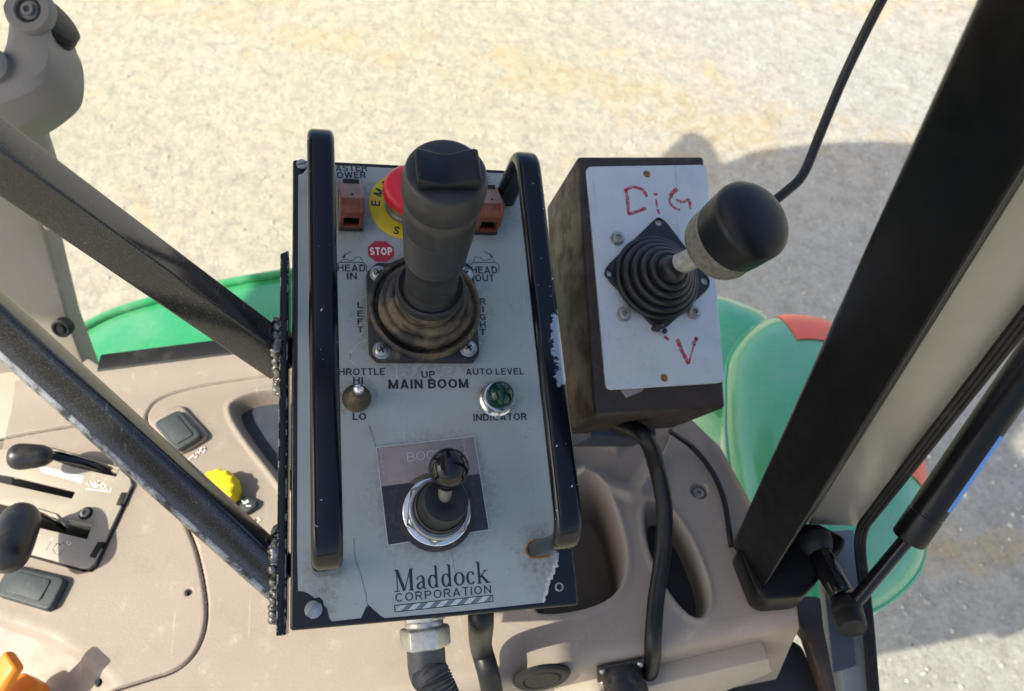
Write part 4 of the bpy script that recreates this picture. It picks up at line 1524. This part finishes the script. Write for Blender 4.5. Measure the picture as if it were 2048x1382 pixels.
# white hare / tortoise style marks at the end of the wedge
bm = NB()
zi = 0
for pts in ([(172, 970), (180, 962), (186, 972)], [(188, 966), (195, 960), (199, 968), (194, 974), (189, 968)], [(200, 970), (207, 966), (212, 974), (205, 978), (201, 972)],
            [(212, 980), (220, 975), (222, 982)], [(172, 978), (200, 981), (221, 984)], [(176, 972), (183, 968), (192, 975)]):
    zi += 1
    ribbon(bm, [kq(*p, .004) for p in pts], .0008, .00402 + zi * .00001, .0001)
obj('animal_marks', bm, M['white'], qp)

# ---- levers
def lever(name, k_a, k_b, ha, hb, ra, rb, base_px, base_h, label):
    A, B = loc(K, *k_a, ha), loc(K, *k_b, hb)
    base = loc(K, *base_px, base_h)
    bm = NB()
    ax3 = (B - A).normalized()
    L_ = (B - A).length
    prof = []
    for i in range(17):
        t = i / 16
        r = (ra * (1 - t) + rb * t) * (max(0, 1 - (2 * t - 1) ** 4)) ** .5
        prof.append((max(r, .0002), t * L_))
    lathe(bm, prof, A, ax3, 32)
    kn = obj('lever_knob', bm, M['knob'], cs, label=label, sharp=60)
    bm = NB()
    sweep(bm, smooth_path([B - ax3 * .006, B.lerp(base, .5) + Vector((0, 0, .004)), base], 6), rrect(.0055, .003, .001, 2), hint=(0, 0, 1))
    obj('lever_arm', bm, M['gloss'], kn, bevel=0)
lever('lever', (16, 914), (108, 911), .040, .034, .0125, .0085, (225, 946), -.004, 'black egg shaped lever knob over the upper slot')
lever('lever', (2, 1140), (52, 1012), .050, .036, .0165, .0150, (128, 1056), -.004, 'thick black lever knob beside the scale of numbers')
# ---- rockers
def rocker(pts, inner, h, label):
    bm = NB()
    o_ = [Vector((p.x, p.y, 0)) for p in (kq(*p_, h) for p_ in pts)]
    o_ = round_poly(o_, .006)
    prism(bm, o_, -.002, h)
    r = obj('rocker_switch', bm, M['rocker'], cs, bevel=.0022, seg=4, label=label)
    i_ = [Vector((p.x, p.y, 0)) for p in (kq(*p_, h) for p_ in inner)]
    c_ = sum(i_, Vector()) / len(i_)
    bm = NB()
    prism(bm, round_poly(i_, .003), h - .0004, h + .0011)
    obj('raised_pad', bm, M['rocker'], r, bevel=.0006)
rocker([(18, 1128), (132, 1155), (98, 1222), (-16, 1188)], [(35, 1143), (103, 1160), (80, 1203), (10, 1182)], .007, 'dark rocker beside the lever quadrant')
rocker([(305, 845), (357, 817), (405, 870), (352, 902)], [(318, 848), (354, 829), (388, 870), (352, 890)], .010, 'dark rocker in a raised tan surround by the tube arm')
bm = NB()
so = [Vector((p.x, p.y, 0)) for p in (kq(*p_, .004) for p_ in ((296, 842), (360, 806), (420, 872), (352, 912)))]
prism(bm, round_poly(so, .008), -.001, .0048)
obj('rocker_surround', bm, M['tan'], cs, bevel=.002, seg=3)
bm = NB()
zi = 0
for pts in ([(372, 922), (380, 918), (386, 912)], [(386, 914), (391, 907), (396, 912), (390, 917)], [(398, 908), (403, 897), (409, 894), (412, 900), (406, 907)], [(394, 906), (399, 900), (404, 903)]):
    zi += 1
    ribbon(bm, [kq(*p) for p in pts], .0011, .0006 + zi * .00001, .0002)
obj('rocker_marks', bm, M['white'], cs)
# ---- yellow knurled knob
c = loc(K, 444, 992, 0)
kx = Vector((-.15, -.1, 1)).normalized()
bm = NB()
rings = []
for r, h in ((.016, .0), (.0185, .001), (.0192, .004), (.0192, .013), (.0184, .0155), (.0155, .0168), (.0001, .0172)):
    rings.append([v + (v - (c + kx * h)) * (.045 * math.cos(14 * i / 56 * 2 * math.pi) if .001 < h < .0156 else 0) for i, v in enumerate(circ(c + kx * h, kx, r, 56))])
loft(bm, rings)
yk = obj('yellow_knob', bm, M['yellow_knob'], cs, label='yellow knurled knob with gear symbol', sharp=50)
kt_ = frame(c + kx * .01735, *axes(kx, (1, 0, 0)))
bm = NB()
gear = []
for i in range(32):
    a_ = 2 * math.pi * i / 32
    r_ = .0025 if (i % 4) < 2 else .0018
    gear.append(Vector((r_ * math.cos(a_) - .0028, r_ * math.sin(a_) + .001, 0)))
ribbon(bm, gear + [gear[0]], .0006, 0, .0001)
ribbon(bm, [Vector(p) for p in ((-.006, -.002, 0), (-.0068, .006, 0), (.001, .0062, 0), (.0024, .003, 0))], .0005, .00002, .0001)
bmesh.ops.transform(bm, matrix=kt_, verts=bm.verts)
obj('gear_symbol', bm, M['ink'], yk)
bm = NB()
prism(bm, [kq(*p, .004) for p in ((470, 1008), (492, 992), (515, 1003), (512, 1015), (488, 1030))], -.001, .006)
sw = obj('small_switch', bm, M['rocker'], cs, bevel=.0012)
bm = NB()
for i, pts in enumerate(([(482, 1000), (492, 1008)], [(486, 1008), (498, 1003)], [(492, 1012), (502, 1012)], [(490, 1004), (496, 1000)])):
    ribbon(bm, [kq(*p, .006) for p in pts], .0009, .0061 + i * .00001, .0001)
obj('switch_marks', bm, M['white'], sw)
bm = NB()
for i, pts in enumerate(([(505, 1048), (513, 1038), (520, 1040), (514, 1049), (507, 1046)], [(516, 1036), (522, 1042)])):
    ribbon(bm, [kq(*p) for p in pts], .0008, .0006 + i * .00001, .0002)
obj('panel_marks', bm, M['white'], cs)
# ---- orange lever at the lower corner
bm = NB()
op = smooth_path([loc(K, -45, 1440, .012), loc(K, -20, 1395, .028), loc(K, 8, 1350, .040), loc(K, 30, 1318, .045)], 6)
sweep(bm, op, rrect(.022, .010, .0045, 4), hint=(0, 0, 1), scale=lambda t: 1.15 - .25 * t)
ol = obj('orange_lever', bm, M['orange'], cs, bevel=.003, seg=3, label='orange lever blade at the console edge')
bm = NB()
prism(bm, [kq(*p, .010) for p in ((20, 1362), (50, 1345), (80, 1362), (84, 1384), (70, 1420), (0, 1430))], -.004, .014)
obj('lever_base', bm, M['orange'], ol, bevel=.003, seg=3)
# ---- front face fittings: blank plug and capped socket
fa_ = math.radians(82)
fo = Vector((0, -.014 * math.sin(fa_), -.014 * (1 - math.cos(fa_))))
fdir = Vector((0, -math.cos(fa_), -math.sin(fa_)))
fn = Vector((0, -math.sin(fa_), math.cos(fa_)))
FFm = frame(K @ fo, (K.to_3x3() @ Vector((1, 0, 0))), (K.to_3x3() @ -fdir), (K.to_3x3() @ fn))
def on_face(px, py, h=0):
    return K.inverted() @ (FFm @ loc(FFm, px, py, h))
c = on_face(1083, 1352)
bm = NB()
lathe(bm, [(.0215, 0), (.0215, .0015), (.0195, .0032), (.0145, .0034), (.0135, .0022), (.0125, .0034), (.0001, .0036)], c, fn, 40)
obj('blank_plug', bm, M['seal'], cs)
c = on_face(1240, 1338)
bm = NB()
u3, v3, _ = axes(fn, (1, 0, 0))
box(bm, (0, 0, .0015), (.036, .032, .003), frame(c, u3, v3, fn))
sk = obj('capped_socket', bm, M['flange'], cs, bevel=.002)
bm = NB()
lathe(bm, [(.0150, .002), (.0152, .014), (.0165, .0145), (.0165, .024), (.0150, .026), (.0001, .0262)], c, fn, 36)
obj('cap', bm, M['flange'], sk)
for dx in (-.014, .014):
    for dy in (-.012, .012):
        bm = NB()
        bmesh.ops.create_icosphere(bm, subdivisions=2, radius=.0028, matrix=Matrix.Translation(c + u3 * dx + v3 * dy + fn * .003))
        obj('bolt', bm, M['steel'], sk)
for i in range(9):
    bm = NB()
    p = c + fn * .029 + Vector((.0002, -.001, -.0045 * i)) - v3 * .003
    n_ = 10
    lk = [p + (u3 if i % 2 else fn) * (.0016 * math.cos(t)) + Vector((0, 0, .0028 * math.sin(t))) for t in [2 * math.pi * j / n_ for j in range(n_)]]
    rings = []
    for j in range(n_):
        t = (lk[(j + 1) % n_] - lk[j - 1]).normalized()
        rings.append(circ(lk[j], t, .0005, 5, hint=(.3, .5, .7)))
    rings.append(rings[0])
    loft(bm, rings, cap=False)
    obj('chain_link', bm, M['steel'], sk)
# pale lower board
bm = NB()
lb = [on_face(*p, .004) for p in ((1110, 1388), (1300, 1345), (1528, 1292), (1536, 1320), (1340, 1400), (1120, 1460))]
lb2 = [p + fn * .01 for p in lb]
loft(bm, [[p - fn * .006 for p in lb], lb2])
obj('lower_board', bm, M['tan_light'], cs, bevel=.002)

# ================================================================== cables
def cable(name, pts, r, m, label, cat, n=14):
    path = smooth_path(pts, 10)
    bm = NB()
    base = path[0]
    bm_path = [p - base for p in path]
    tube(bm, bm_path, r, n, hint=(.3, .2, .9))
    o = obj(name, bm, m)
    o.location = base
    return tag(o, label, cat)
def kw(px, py, h):
    return K @ loc(K, px, py, h)
dcab = cable('cable', [D @ Vector((DW * .38, .006, -.06)), D @ (loc(D, 1288, 872, -.03)), kw(1312, 930, .075), kw(1328, 1010, .050), kw(1326, 1100, .030), kw(1312, 1200, .018), kw(1306, 1280, .012), kw(1304, 1320, -.01), kw(1290, 1390, -.06)], .0062, M['cable'], 'thick black cable hanging from the underside of the rusty box', 'cable', 20)
cable('wire', [kw(1340, 862, .03), kw(1385, 895, .008), kw(1425, 945, .004), kw(1448, 1000, .004), kw(1458, 1060, .004), kw(1463, 1095, .001)], .0023, M['cable'], 'thin black wire lying across the tan console toward the door post', 'wire', 10)
bcab = cable('cable', [P @ Vector((.1085, .004, -.030)), P @ Vector((.109, -.006, -.036)), kw(962, 1292, .035), kw(975, 1340, .02), kw(986, 1392, .0)], .0078, M['cable'], 'black cable leaving the control box next to the conduit', 'cable', 20)
M['ygreen'] = plain('yellow_green_wire', (.55, .62, .06), .4, var=.1, bump=0)
bm = NB()
tube(bm, [p - bcab.location for p in smooth_path([P @ Vector((.108, .0055, -.022)), P @ Vector((.110, .000, -.024)), P @ Vector((.1115, -.0065, -.0265)), P @ Vector((.1120, -.010, -.031))], 5)], .0011, 8)
obj('bare_wire', bm, M['ygreen'], bcab)
cable('antenna_cable', [D @ Vector((DW - .003, DH * .72, -.03)), D @ Vector((DW + .02, DH * .80, -.025)), at_depth(1530, 412, .60), at_depth(1578, 378, .60), at_depth(1608, 345, .60), at_depth(1640, 268, .60), at_depth(1685, 160, .59), at_depth(1735, 55, .57), at_depth(1800, -70, .54)], .0038, M['cable'], 'slim black cable rising past the domed knob', 'cable', 14)

# ================================================================== black door post with pale trim and rubber seals
PZ = KZ + .022
def zw(px, py, z=PZ):
    return at_z(px, py, z)
post = thing('door_post', 'black cab door post with pale grey trim and double rubber seal', 'door post', zw(1560, 1120))
sec_b = [zw(1464, 1088), zw(1520, 1190), zw(1604, 1056), zw(1590, 1005), zw(1520, 1010)]
ROOF_Z = .55
def extrude_z(pts, z1, steps=1):
    bm = NB()
    loft(bm, [pts, [Vector((p.x, p.y, z1)) for p in pts]])
    return bm
bm = NB()
low = [Vector((p.x, p.y, PZ)) for p in sec_b]
cl = sum(low, Vector()) / len(low)
loft(bm, [[cl + (p - cl) * .9 + Vector((0, 0, -.006)) for p in low], low, [Vector((p.x, p.y, ROOF_Z)) for p in low]])
obj('post', bm, M['post'], post, world=True, bevel=.003, seg=3)
# pale trim face beside it
ta, tb = zw(1611, 1054), zw(1711, 1058)
dn3 = Vector((ta.y - tb.y, tb.x - ta.x, 0)).normalized()
bm = NB()
loft(bm, [[Vector((p.x, p.y, z)) for p in (ta, tb, tb + dn3 * .012, ta + dn3 * .012)] for z in (PZ + .004, ROOF_Z)])
obj('trim', bm, M['trim'], post, world=True, bevel=.002)
# narrow groove ridge on the black face
ga, gb = zw(1572, 1098), zw(1606, 1080)
bm = NB()
loft(bm, [[Vector((p.x, p.y, z)) for p in circ(ga + Vector((0, 0, 0)), (0, 0, 1), .0025, 8)] for z in (PZ + .05, ROOF_Z)])
obj('ridge', bm, M['post'], post, world=True)
# seals: down the post then along the sill towards the viewer
SZ = KZ - .03
for k_, (p0, p1, r_, m_) in enumerate((((1707, 1064), (1712, 1200), .0018, 'seal'), ((1714, 1067), (1738, 1210), .0018, 'seal'), ((1721, 1070), (1752, 1215), .0018, 'seal'))):
    a_ = zw(*p0)
    lowp = [zw(p0[0] + dx_, y_, PZ - .006) for dx_, y_ in ((8, 1120), (22, 1240), (34, 1400), (50, 1560))]
    path = round_path([Vector((a_.x, a_.y, ROOF_Z)), Vector((a_.x, a_.y, PZ + .002)), lowp[1], lowp[2], lowp[3]], .02, 8)
    bm = NB()
    tube(bm, path, r_, 10, hint=(0, 1, .1))
    obj('seal', bm, M[m_], post, world=True)
bm = NB()
rl = [zw(x, y, PZ - .012) for x, y in ((1640, 1062), (1708, 1058), (1738, 1200), (1766, 1420), (1700, 1440), (1660, 1240))]
loft(bm, [rl, [p + Vector((0, 0, -.02)) for p in rl]])
obj('sill_rail', bm, M['rail'], post, world=True, bevel=.0015)
bm = NB()
rl = [zw(x, y, PZ - .010) for x, y in ((1650, 1180), (1697, 1205), (1712, 1330), (1668, 1345))]
loft(bm, [rl, [p + Vector((0, 0, -.002)) for p in rl]])
obj('foam_strip', bm, M['navy'], post, world=True)
bm = NB()
rl = [zw(x, y, PZ + .012) for x, y in ((1476, 1092), (1530, 1040), (1640, 1046), (1694, 1074), (1690, 1096), (1655, 1124), (1640, 1156), (1606, 1192), (1535, 1197), (1514, 1186))]
loft(bm, [rl, [p + Vector((0, 0, -.035)) for p in rl]])
obj('foot', bm, M['post'], post, world=True, bevel=.004, seg=3)
# weld foot and pin for the strut
pa, pb_ = zw(1632, 1092, PZ + .010), at_depth(1684, 1192, .545)
bm = NB()
tube(bm, [pa, pb_], .0088, 24, hint=(0, 0, 1))
obj('strut_pin', bm, M['gloss'], post, world=True, bevel=.0008)
bm = NB()
lathe(bm, [(.0135, -.006), (.0132, .000), (.0115, .003), (.0092, .007)], pa, (pb_ - pa), 20)
obj('pin_weld', bm, M['seal'], post, world=True)

# ================================================================== gas strut
ge = at_depth(1694, 1222, .535)
gt0, gt1 = at_depth(1816, 1080, .535), at_depth(2230, 478, .47)
gs_ = thing('gas_strut', 'black gas strut with blue label hinged to the door post pin', 'gas strut', ge)
bm = NB()
pd = (ge - pb_).normalized()
bmesh.ops.create_icosphere(bm, subdivisions=3, radius=.0108, matrix=Matrix.Translation(ge))
lathe(bm, [(.0092, -.014), (.0100, -.010), (.0104, -.004), (.0095, .002)], ge, -(pb_ - ge).normalized() * -1, 24)
obj('ball_end', bm, M['seal'], gs_, world=True)
bm = NB()
tube(bm, [ge, gt0 + (gt1 - gt0).normalized() * .01], .0050, 20, hint=(0, 0, 1))
obj('rod', bm, M['gloss'], gs_, world=True)
sd_ = (gt1 - gt0).normalized()
bm = NB()
SL = (gt1 - gt0).length
lathe(bm, [(.006, 0), (.0108, .0004), (.0116, .0018), (.0116, .022), (.0111, .0226), (.0111, .024), (.0115, .0244), (.0115, SL)], gt0, sd_, 40)
obj('tube', bm, M['strut'], gs_, world=True)
bm = NB()
vdir = (-(gt0 + gt1) / 2).normalized()
sv = sd_.cross(vdir).normalized()
sv = sv if (R3.transposed() @ sv).x > 0 else -sv
p0_, L_ = gt0 + sd_ * .032, .060
rings = []
for t in (0, L_):
    ring_ = []
    for rad_ in (.01165, .01180):
        for an in ((-25, 0, 25) if rad_ < .0117 else (25, 0, -25)):
            dvec = (sv * math.cos(math.radians(an)) + vdir * math.sin(math.radians(an) + math.radians(18)))
            dvec = (Matrix.Rotation(math.radians(0), 3, sd_) @ (sv * math.cos(math.radians(an * .7 + 20)) + vdir * math.sin(math.radians(an * .7 + 20)))).normalized()
            ring_.append(p0_ + sd_ * t + dvec * rad_)
    rings.append(ring_)
loft(bm, rings)
obj('blue_label', bm, M['blue'], gs_, world=True)

# ================================================================== floor mat below the console end
bm = NB()
fm = [at_z(x, y, -.72) for x, y in ((1400, 1400), (1530, 1290), (1570, 1270), (1605, 1290), (1650, 1390), (1660, 1450), (1400, 1470))]
loft(bm, [[p + Vector((0, 0, -.01)) for p in fm], fm])
fmo = obj('floor_mat', bm, M['mat'], bevel=.004, seg=2)
tag(fmo, 'black dusty rubber floor mat below the end of the console', 'floor mat')
bm = NB()
fm = [at_z(x, y, -.70) for x, y in ((1560, 1190), (1640, 1190), (1672, 1240), (1690, 1400), (1655, 1400), (1610, 1270))]
loft(bm, [[p + Vector((0, 0, -.02)) for p in fm], fm])
fmo = obj('sill_plate', bm, M['rust'], bevel=.004, seg=2)
tag(fmo, 'dusty brown metal sill plate between floor mat and door seal', 'sill plate')

# ================================================================== grey post with elbow
pb0 = at_depth(95, 760, .80)
gp_ = thing('grab_post', 'grey painted post topped by a moulded plastic elbow joint', 'post', pb0)
bm = NB()
lowc, midc = [(-120, 760), (192, 752)], None
fr_ = [at_depth(*p, d_) for p, d_ in (((-140, 800), .80), ((186, 775), .80), ((134, 640), .78), ((74, 395), .72), ((-80, 200), .66), ((-140, 200), .66))]
pn = ((fr_[1] - fr_[0]).cross(fr_[3] - fr_[0])).normalized()
if pn.dot(-fr_[0]) < 0:
    pn = -pn
loft(bm, [fr_, [p - pn * .03 for p in fr_]])
obj('pillar', bm, M['post_tan'], gp_, world=True, bevel=.006, seg=3)
c_ = at_depth(124, 656, .77)
bm = NB()
lathe(bm, [(.0095, -.006), (.0095, .002), (.0080, .0032), (.0066, .0032), (.0058, .0015), (.0046, .0015), (.0036, .004), (.0001, .0042)], c_, pn, 28)
obj('bolt', bm, M['seal'], gp_, world=True)
dE = .62
def ew(px, py, dd=0):
    return at_depth(px - 20, py, dE + dd)
bm = NB()
tube(bm, [ew(60, 190, .05), ew(78, 250, .06), ew(100, 320, .07), ew(140, 450, .10)], .0135, 24)
obj('neck', bm, M['post_tan'], gp_, world=True)
bm = NB()
lathe(bm, [(.0142, 0), (.0150, .002), (.0150, .006), (.0142, .008)], ew(72, 238, .058), (ew(78, 250, .06) - ew(72, 238, .058)), 28)
obj('neck_ring', bm, M['elbow'], gp_, world=True)
# elbow: moulded body following its outline, rounded
eo = [(-90, 150), (-60, 118), (40, 110), (45, 60), (50, 30), (70, 12), (112, 12), (126, 40), (128, 70), (148, 110), (147, 180), (130, 205), (85, 240), (40, 262), (-20, 262), (-90, 250)]
ef = chaikin([ew(x, y) for x, y in eo], 2)
en = ((ef[16] - ef[0]).cross(ef[40] - ef[0])).normalized()
if en.dot(-ef[0]) < 0:
    en = -en
# tilt the body so that its flat top looks up and its belly shows below
upv = (Vector((0, 0, 1)) * .8 + en * .6).normalized()
def el_ring(k, h):
    cc_ = sum(ef, Vector()) / len(ef)
    return [cc_ + (p - cc_) * k + en * h for p in ef]
topo = [(-90, 165), (-55, 140), (30, 128), (46, 108), (48, 55), (54, 30), (72, 16), (110, 16), (122, 42), (120, 100), (112, 135), (85, 158), (50, 168), (0, 178), (-50, 190), (-90, 200)]
tf = chaikin([ew(x, y, -.02) for x, y in topo], 2)
bm = NB()
loft(bm, [[p - en * .03 for p in ef], ef, [a_.lerp(b_, .55) + en * .006 for a_, b_ in zip(ef, tf)], tf])
obj('elbow', bm, M['elbow'], gp_, world=True, bevel=.0035, seg=3, label='grey moulded plastic elbow')
# pivot boss, recessed screw and dark end cap
pc = ew(80, 22, -.024)
bm = NB()
lathe(bm, [(.0175, -.006), (.0175, .002), (.0165, .0035), (.0105, .0035), (.0095, .0020), (.0078, .0020), (.0075, .0010), (.0046, .0010), (.0046, .0045), (.0026, .0045), (.0026, .002), (.0001, .002)], pc, en, 32)
obj('pivot_boss', bm, M['elbow'], gp_, world=True)
bm = NB()
lathe(bm, [(.0094, .0004), (.0094, .0024), (.0077, .0024), (.0077, .0004)], pc, en, 28)
obj('pivot_ring', bm, M['dark'], gp_, world=True)
bm = NB()
pc2 = ew(2, 130, -.024)
lathe(bm, [(.013, -.006), (.013, .001), (.0095, .003), (.0075, .003), (.0070, -.001), (.0001, -.001)], pc2, en, 28)
obj('pivot_boss', bm, M['elbow'], gp_, world=True)
bm = NB()
lathe(bm, [(.0068, -.001), (.0068, .0018), (.0001, .0018)], pc2, en, 20)
obj('pivot_hole', bm, M['dark'], gp_, world=True)
hx = (ew(150, 90) - ew(60, -40)).normalized()
bm = NB()
ca, cb_ = ew(92, 60, .008), ew(122, 28, .004)
dcap = (cb_ - ca).normalized()
lathe(bm, [(.022, -.004), (.026, .000), (.027, .004), (.0268, .0062), (.0255, .0066), (.0255, .0076), (.0268, .008), (.0268, .012), (.0255, .0124), (.0255, .0134), (.0262, .0138), (.0255, .018), (.021, .0205), (.0001, .021)], ca, dcap, 40)
obj('end_cap', bm, M['seal'], gp_, world=True)

# ================================================================== sunlit cab trim left of the console
bm = NB()
tr2 = [at_z(x, y, KZ - .03) for x, y in ((-200, 640), (60, 640), (200, 730), (215, 800), (280, 835), (140, 850), (0, 876), (-200, 910))]
loft(bm, [[p + Vector((0, 0, -.03)) for p in tr2], tr2])
tro = obj('cab_trim', bm, M['tan_light'], bevel=.004)
tag(tro, 'cream coloured cab trim panel between grey post and console', 'trim panel')

# ================================================================== window seal at the far edge of the console
bm = NB()
ws_ = [K @ Vector((x, np.interp(x, sx, sy) + .010, -.006)) for x in np.linspace(sx[1], S1 - .04, 40)]
base_ = ws_[0]
sweep(bm, [p - base_ for p in ws_], rrect(.024, .022, .005, 3), hint=(0, 0, 1))
wso = obj('window_seal', bm, M['seal'])
wso.location = base_
tag(wso, 'black rubber window seal along the far edge of the console', 'window seal')

# ================================================================== green fenders outside
FZ = -.80
fl_ = thing('fender', 'glossy green fender beyond the window seal, partly sunlit', 'fender', at_z(400, 700, FZ))
def dome(outline, z_edge, rise, n=10, power=.5, sink=.04):
    """rounded shell over a closed outline (list of world points at z_edge)"""
    c_ = sum(outline, Vector()) / len(outline)
    rings = [[p + Vector((0, 0, -sink)) for p in outline]]
    for i in range(n + 1):
        t = i / n
        k_ = math.cos(t * math.pi / 2 * .985)
        rings.append([c_ + (p - c_) * k_ + Vector((0, 0, rise * math.sin(t * math.pi / 2) ** (2 * power))) for p in outline])
    bm_ = NB()
    loft(bm_, rings)
    return bm_
edge_top = [(120, 690), (150, 664), (230, 622), (330, 592), (430, 568), (560, 545), (700, 530), (840, 525), (1000, 530)]
edge_bot = [(1000, 760), (560, 740), (180, 775)]
path = smooth_path([at_z(x, y, FZ) for x, y in edge_top], 8)
dirs = Vector((0, -1, 0))
prof_f = [(-.012, -.10), (-.006, -.04), (-.002, -.012), (.004, -.002), (.012, .0015), (.022, .002), (.06, .010), (.11, .012), (.16, .006), (.20, -.03), (.22, -.10)]
bm = NB()
rings = []
for i, p in enumerate(path):
    t = (path[min(i + 1, len(path) - 1)] - path[max(i - 1, 0)]).normalized()
    inw = Vector((t.y, -t.x, 0)).normalized()
    if inw.y > 0:
        inw = -inw
    rings.append([p + inw * a_ + Vector((0, 0, b_)) for a_, b_ in prof_f])
loft(bm, rings, cap=False, closed=False)
obj('shell', bm, M['green'], fl_, world=True)
bm = NB()
tube(bm, [p + Vector((0, -.006, .004)) for p in path], .006, 10)
obj('rolled_edge', bm, M['green'], fl_, world=True)

fz2 = -.78
fr2 = thing('rear_fender', 'hazy pale green rear fender end with red lamp lens behind the post', 'fender', at_z(1620, 900, fz2))
oo = [(1452, 760), (1460, 715), (1490, 672), (1535, 643), (1590, 637), (1660, 652), (1730, 700), (1790, 780), (1830, 860), (1848, 950), (1850, 1060), (1842, 1130), (1800, 1185), (1735, 1225), (1640, 1240), (1560, 1180), (1490, 1060), (1455, 900)]
ol_ = smooth_path([at_z(x, y, fz2) for x, y in oo + [oo[0]]], 4)[:-1]
bm = dome(ol_, fz2, .05)
obj('shell', bm, M['green_hazy'], fr2, world=True)
bm = NB()
tube(bm, ol_ + [ol_[0]], .0028, 10)
obj('rolled_edge', bm, M['green_hazy'], fr2, world=True)
# lens wedge hugging the outer rim
c_ = sum(ol_, Vector()) / len(ol_)
n_o = len(ol_)
idx = [i for i in range(13, 39)]
rings = []
for i in idx:
    p = ol_[i % n_o]
    rr_ = []
    for t in (.03, .12, .24, .38, .54):
        k_ = math.cos(t * math.pi / 2)
        rr_.append(c_ + (p - c_) * k_ + Vector((0, 0, .05 * math.sin(t * math.pi / 2) + .0012))) 
    rings.append(rr_)
bm = NB()
loft(bm, rings, cap=False, closed=False)
g = bmesh.ops.extrude_face_region(bm, geom=bm.faces[:])
bmesh.ops.translate(bm, vec=(0, 0, .0015), verts=[e for e in g['geom'] if isinstance(e, bmesh.types.BMVert)])
obj('lamp_lens', bm, M['redlens'], fr2, world=True, label='red orange lamp lens on the fender rim')
# the second shell behind it
oo2 = [(1380, 640), (1420, 598), (1480, 612), (1535, 640), (1560, 700), (1540, 800), (1470, 860), (1390, 800)]
ol2 = smooth_path([at_z(x, y, fz2 - .05) for x, y in oo2 + [oo2[0]]], 5)[:-1]
bm = dome(ol2, fz2 - .05, .035)
obj('inner_shell', bm, M['green_hazy'], fr2, world=True)

# ================================================================== unseen cab roof, its outline cut to place the shade on boxes, fender and ground
RX0 = -.93
def roof_pt(px, py):
    """roof point whose shadow falls at that place of the ground"""
    g_ = at_z(px, py, GZ)
    k_ = (ROOF_Z - GZ) / math.tan(SUN_EL)
    return (g_.x + SUN_FROM.x * k_, g_.y + SUN_FROM.y * k_)
edge = [roof_pt(*p) for p in ((1285, 520), (1305, 330), (1368, 268), (1398, 284), (1428, 335), (1500, 306), (1620, 292), (1740, 288), (1820, 294), (1900, 330))]
bm = NB()
pts = [(RX0, -2.9), (-.28, -2.9), (-.28, edge[-1][1])] + edge[::-1] + [(-1.46, .52), (-1.50, .26), (RX0, .20)]
bm.free()
sun_gaps = [[roof_pt(*p) for p in q_] for q_ in (((1935, 1150), (1960, 1110), (2040, 1100), (2075, 1150), (2040, 1190), (1985, 1185)), ((2000, 900), (2030, 850), (2090, 840), (2090, 930), (2030, 935)))]  # openings added to let sun patches fall on the ground
bm = plate([pts] + sun_gaps, ROOF_Z, .05)
ro = obj('shade_roof', bm, M['post_tan'], bevel=.008, seg=2)
tag(ro, 'unseen tan cab roof panel cut to shape the shade below', 'roof')
bm = NB()
hb = sum(low, Vector()) / len(low)
box(bm, ((hb.x - .28) / 2, hb.y, ROOF_Z + .025), (hb.x + .28 + .05, .05, .04))
ho = obj('header_beam', bm, M['post'], bevel=.004)
tag(ho, 'black header beam joining door post and unseen shade roof', 'beam')
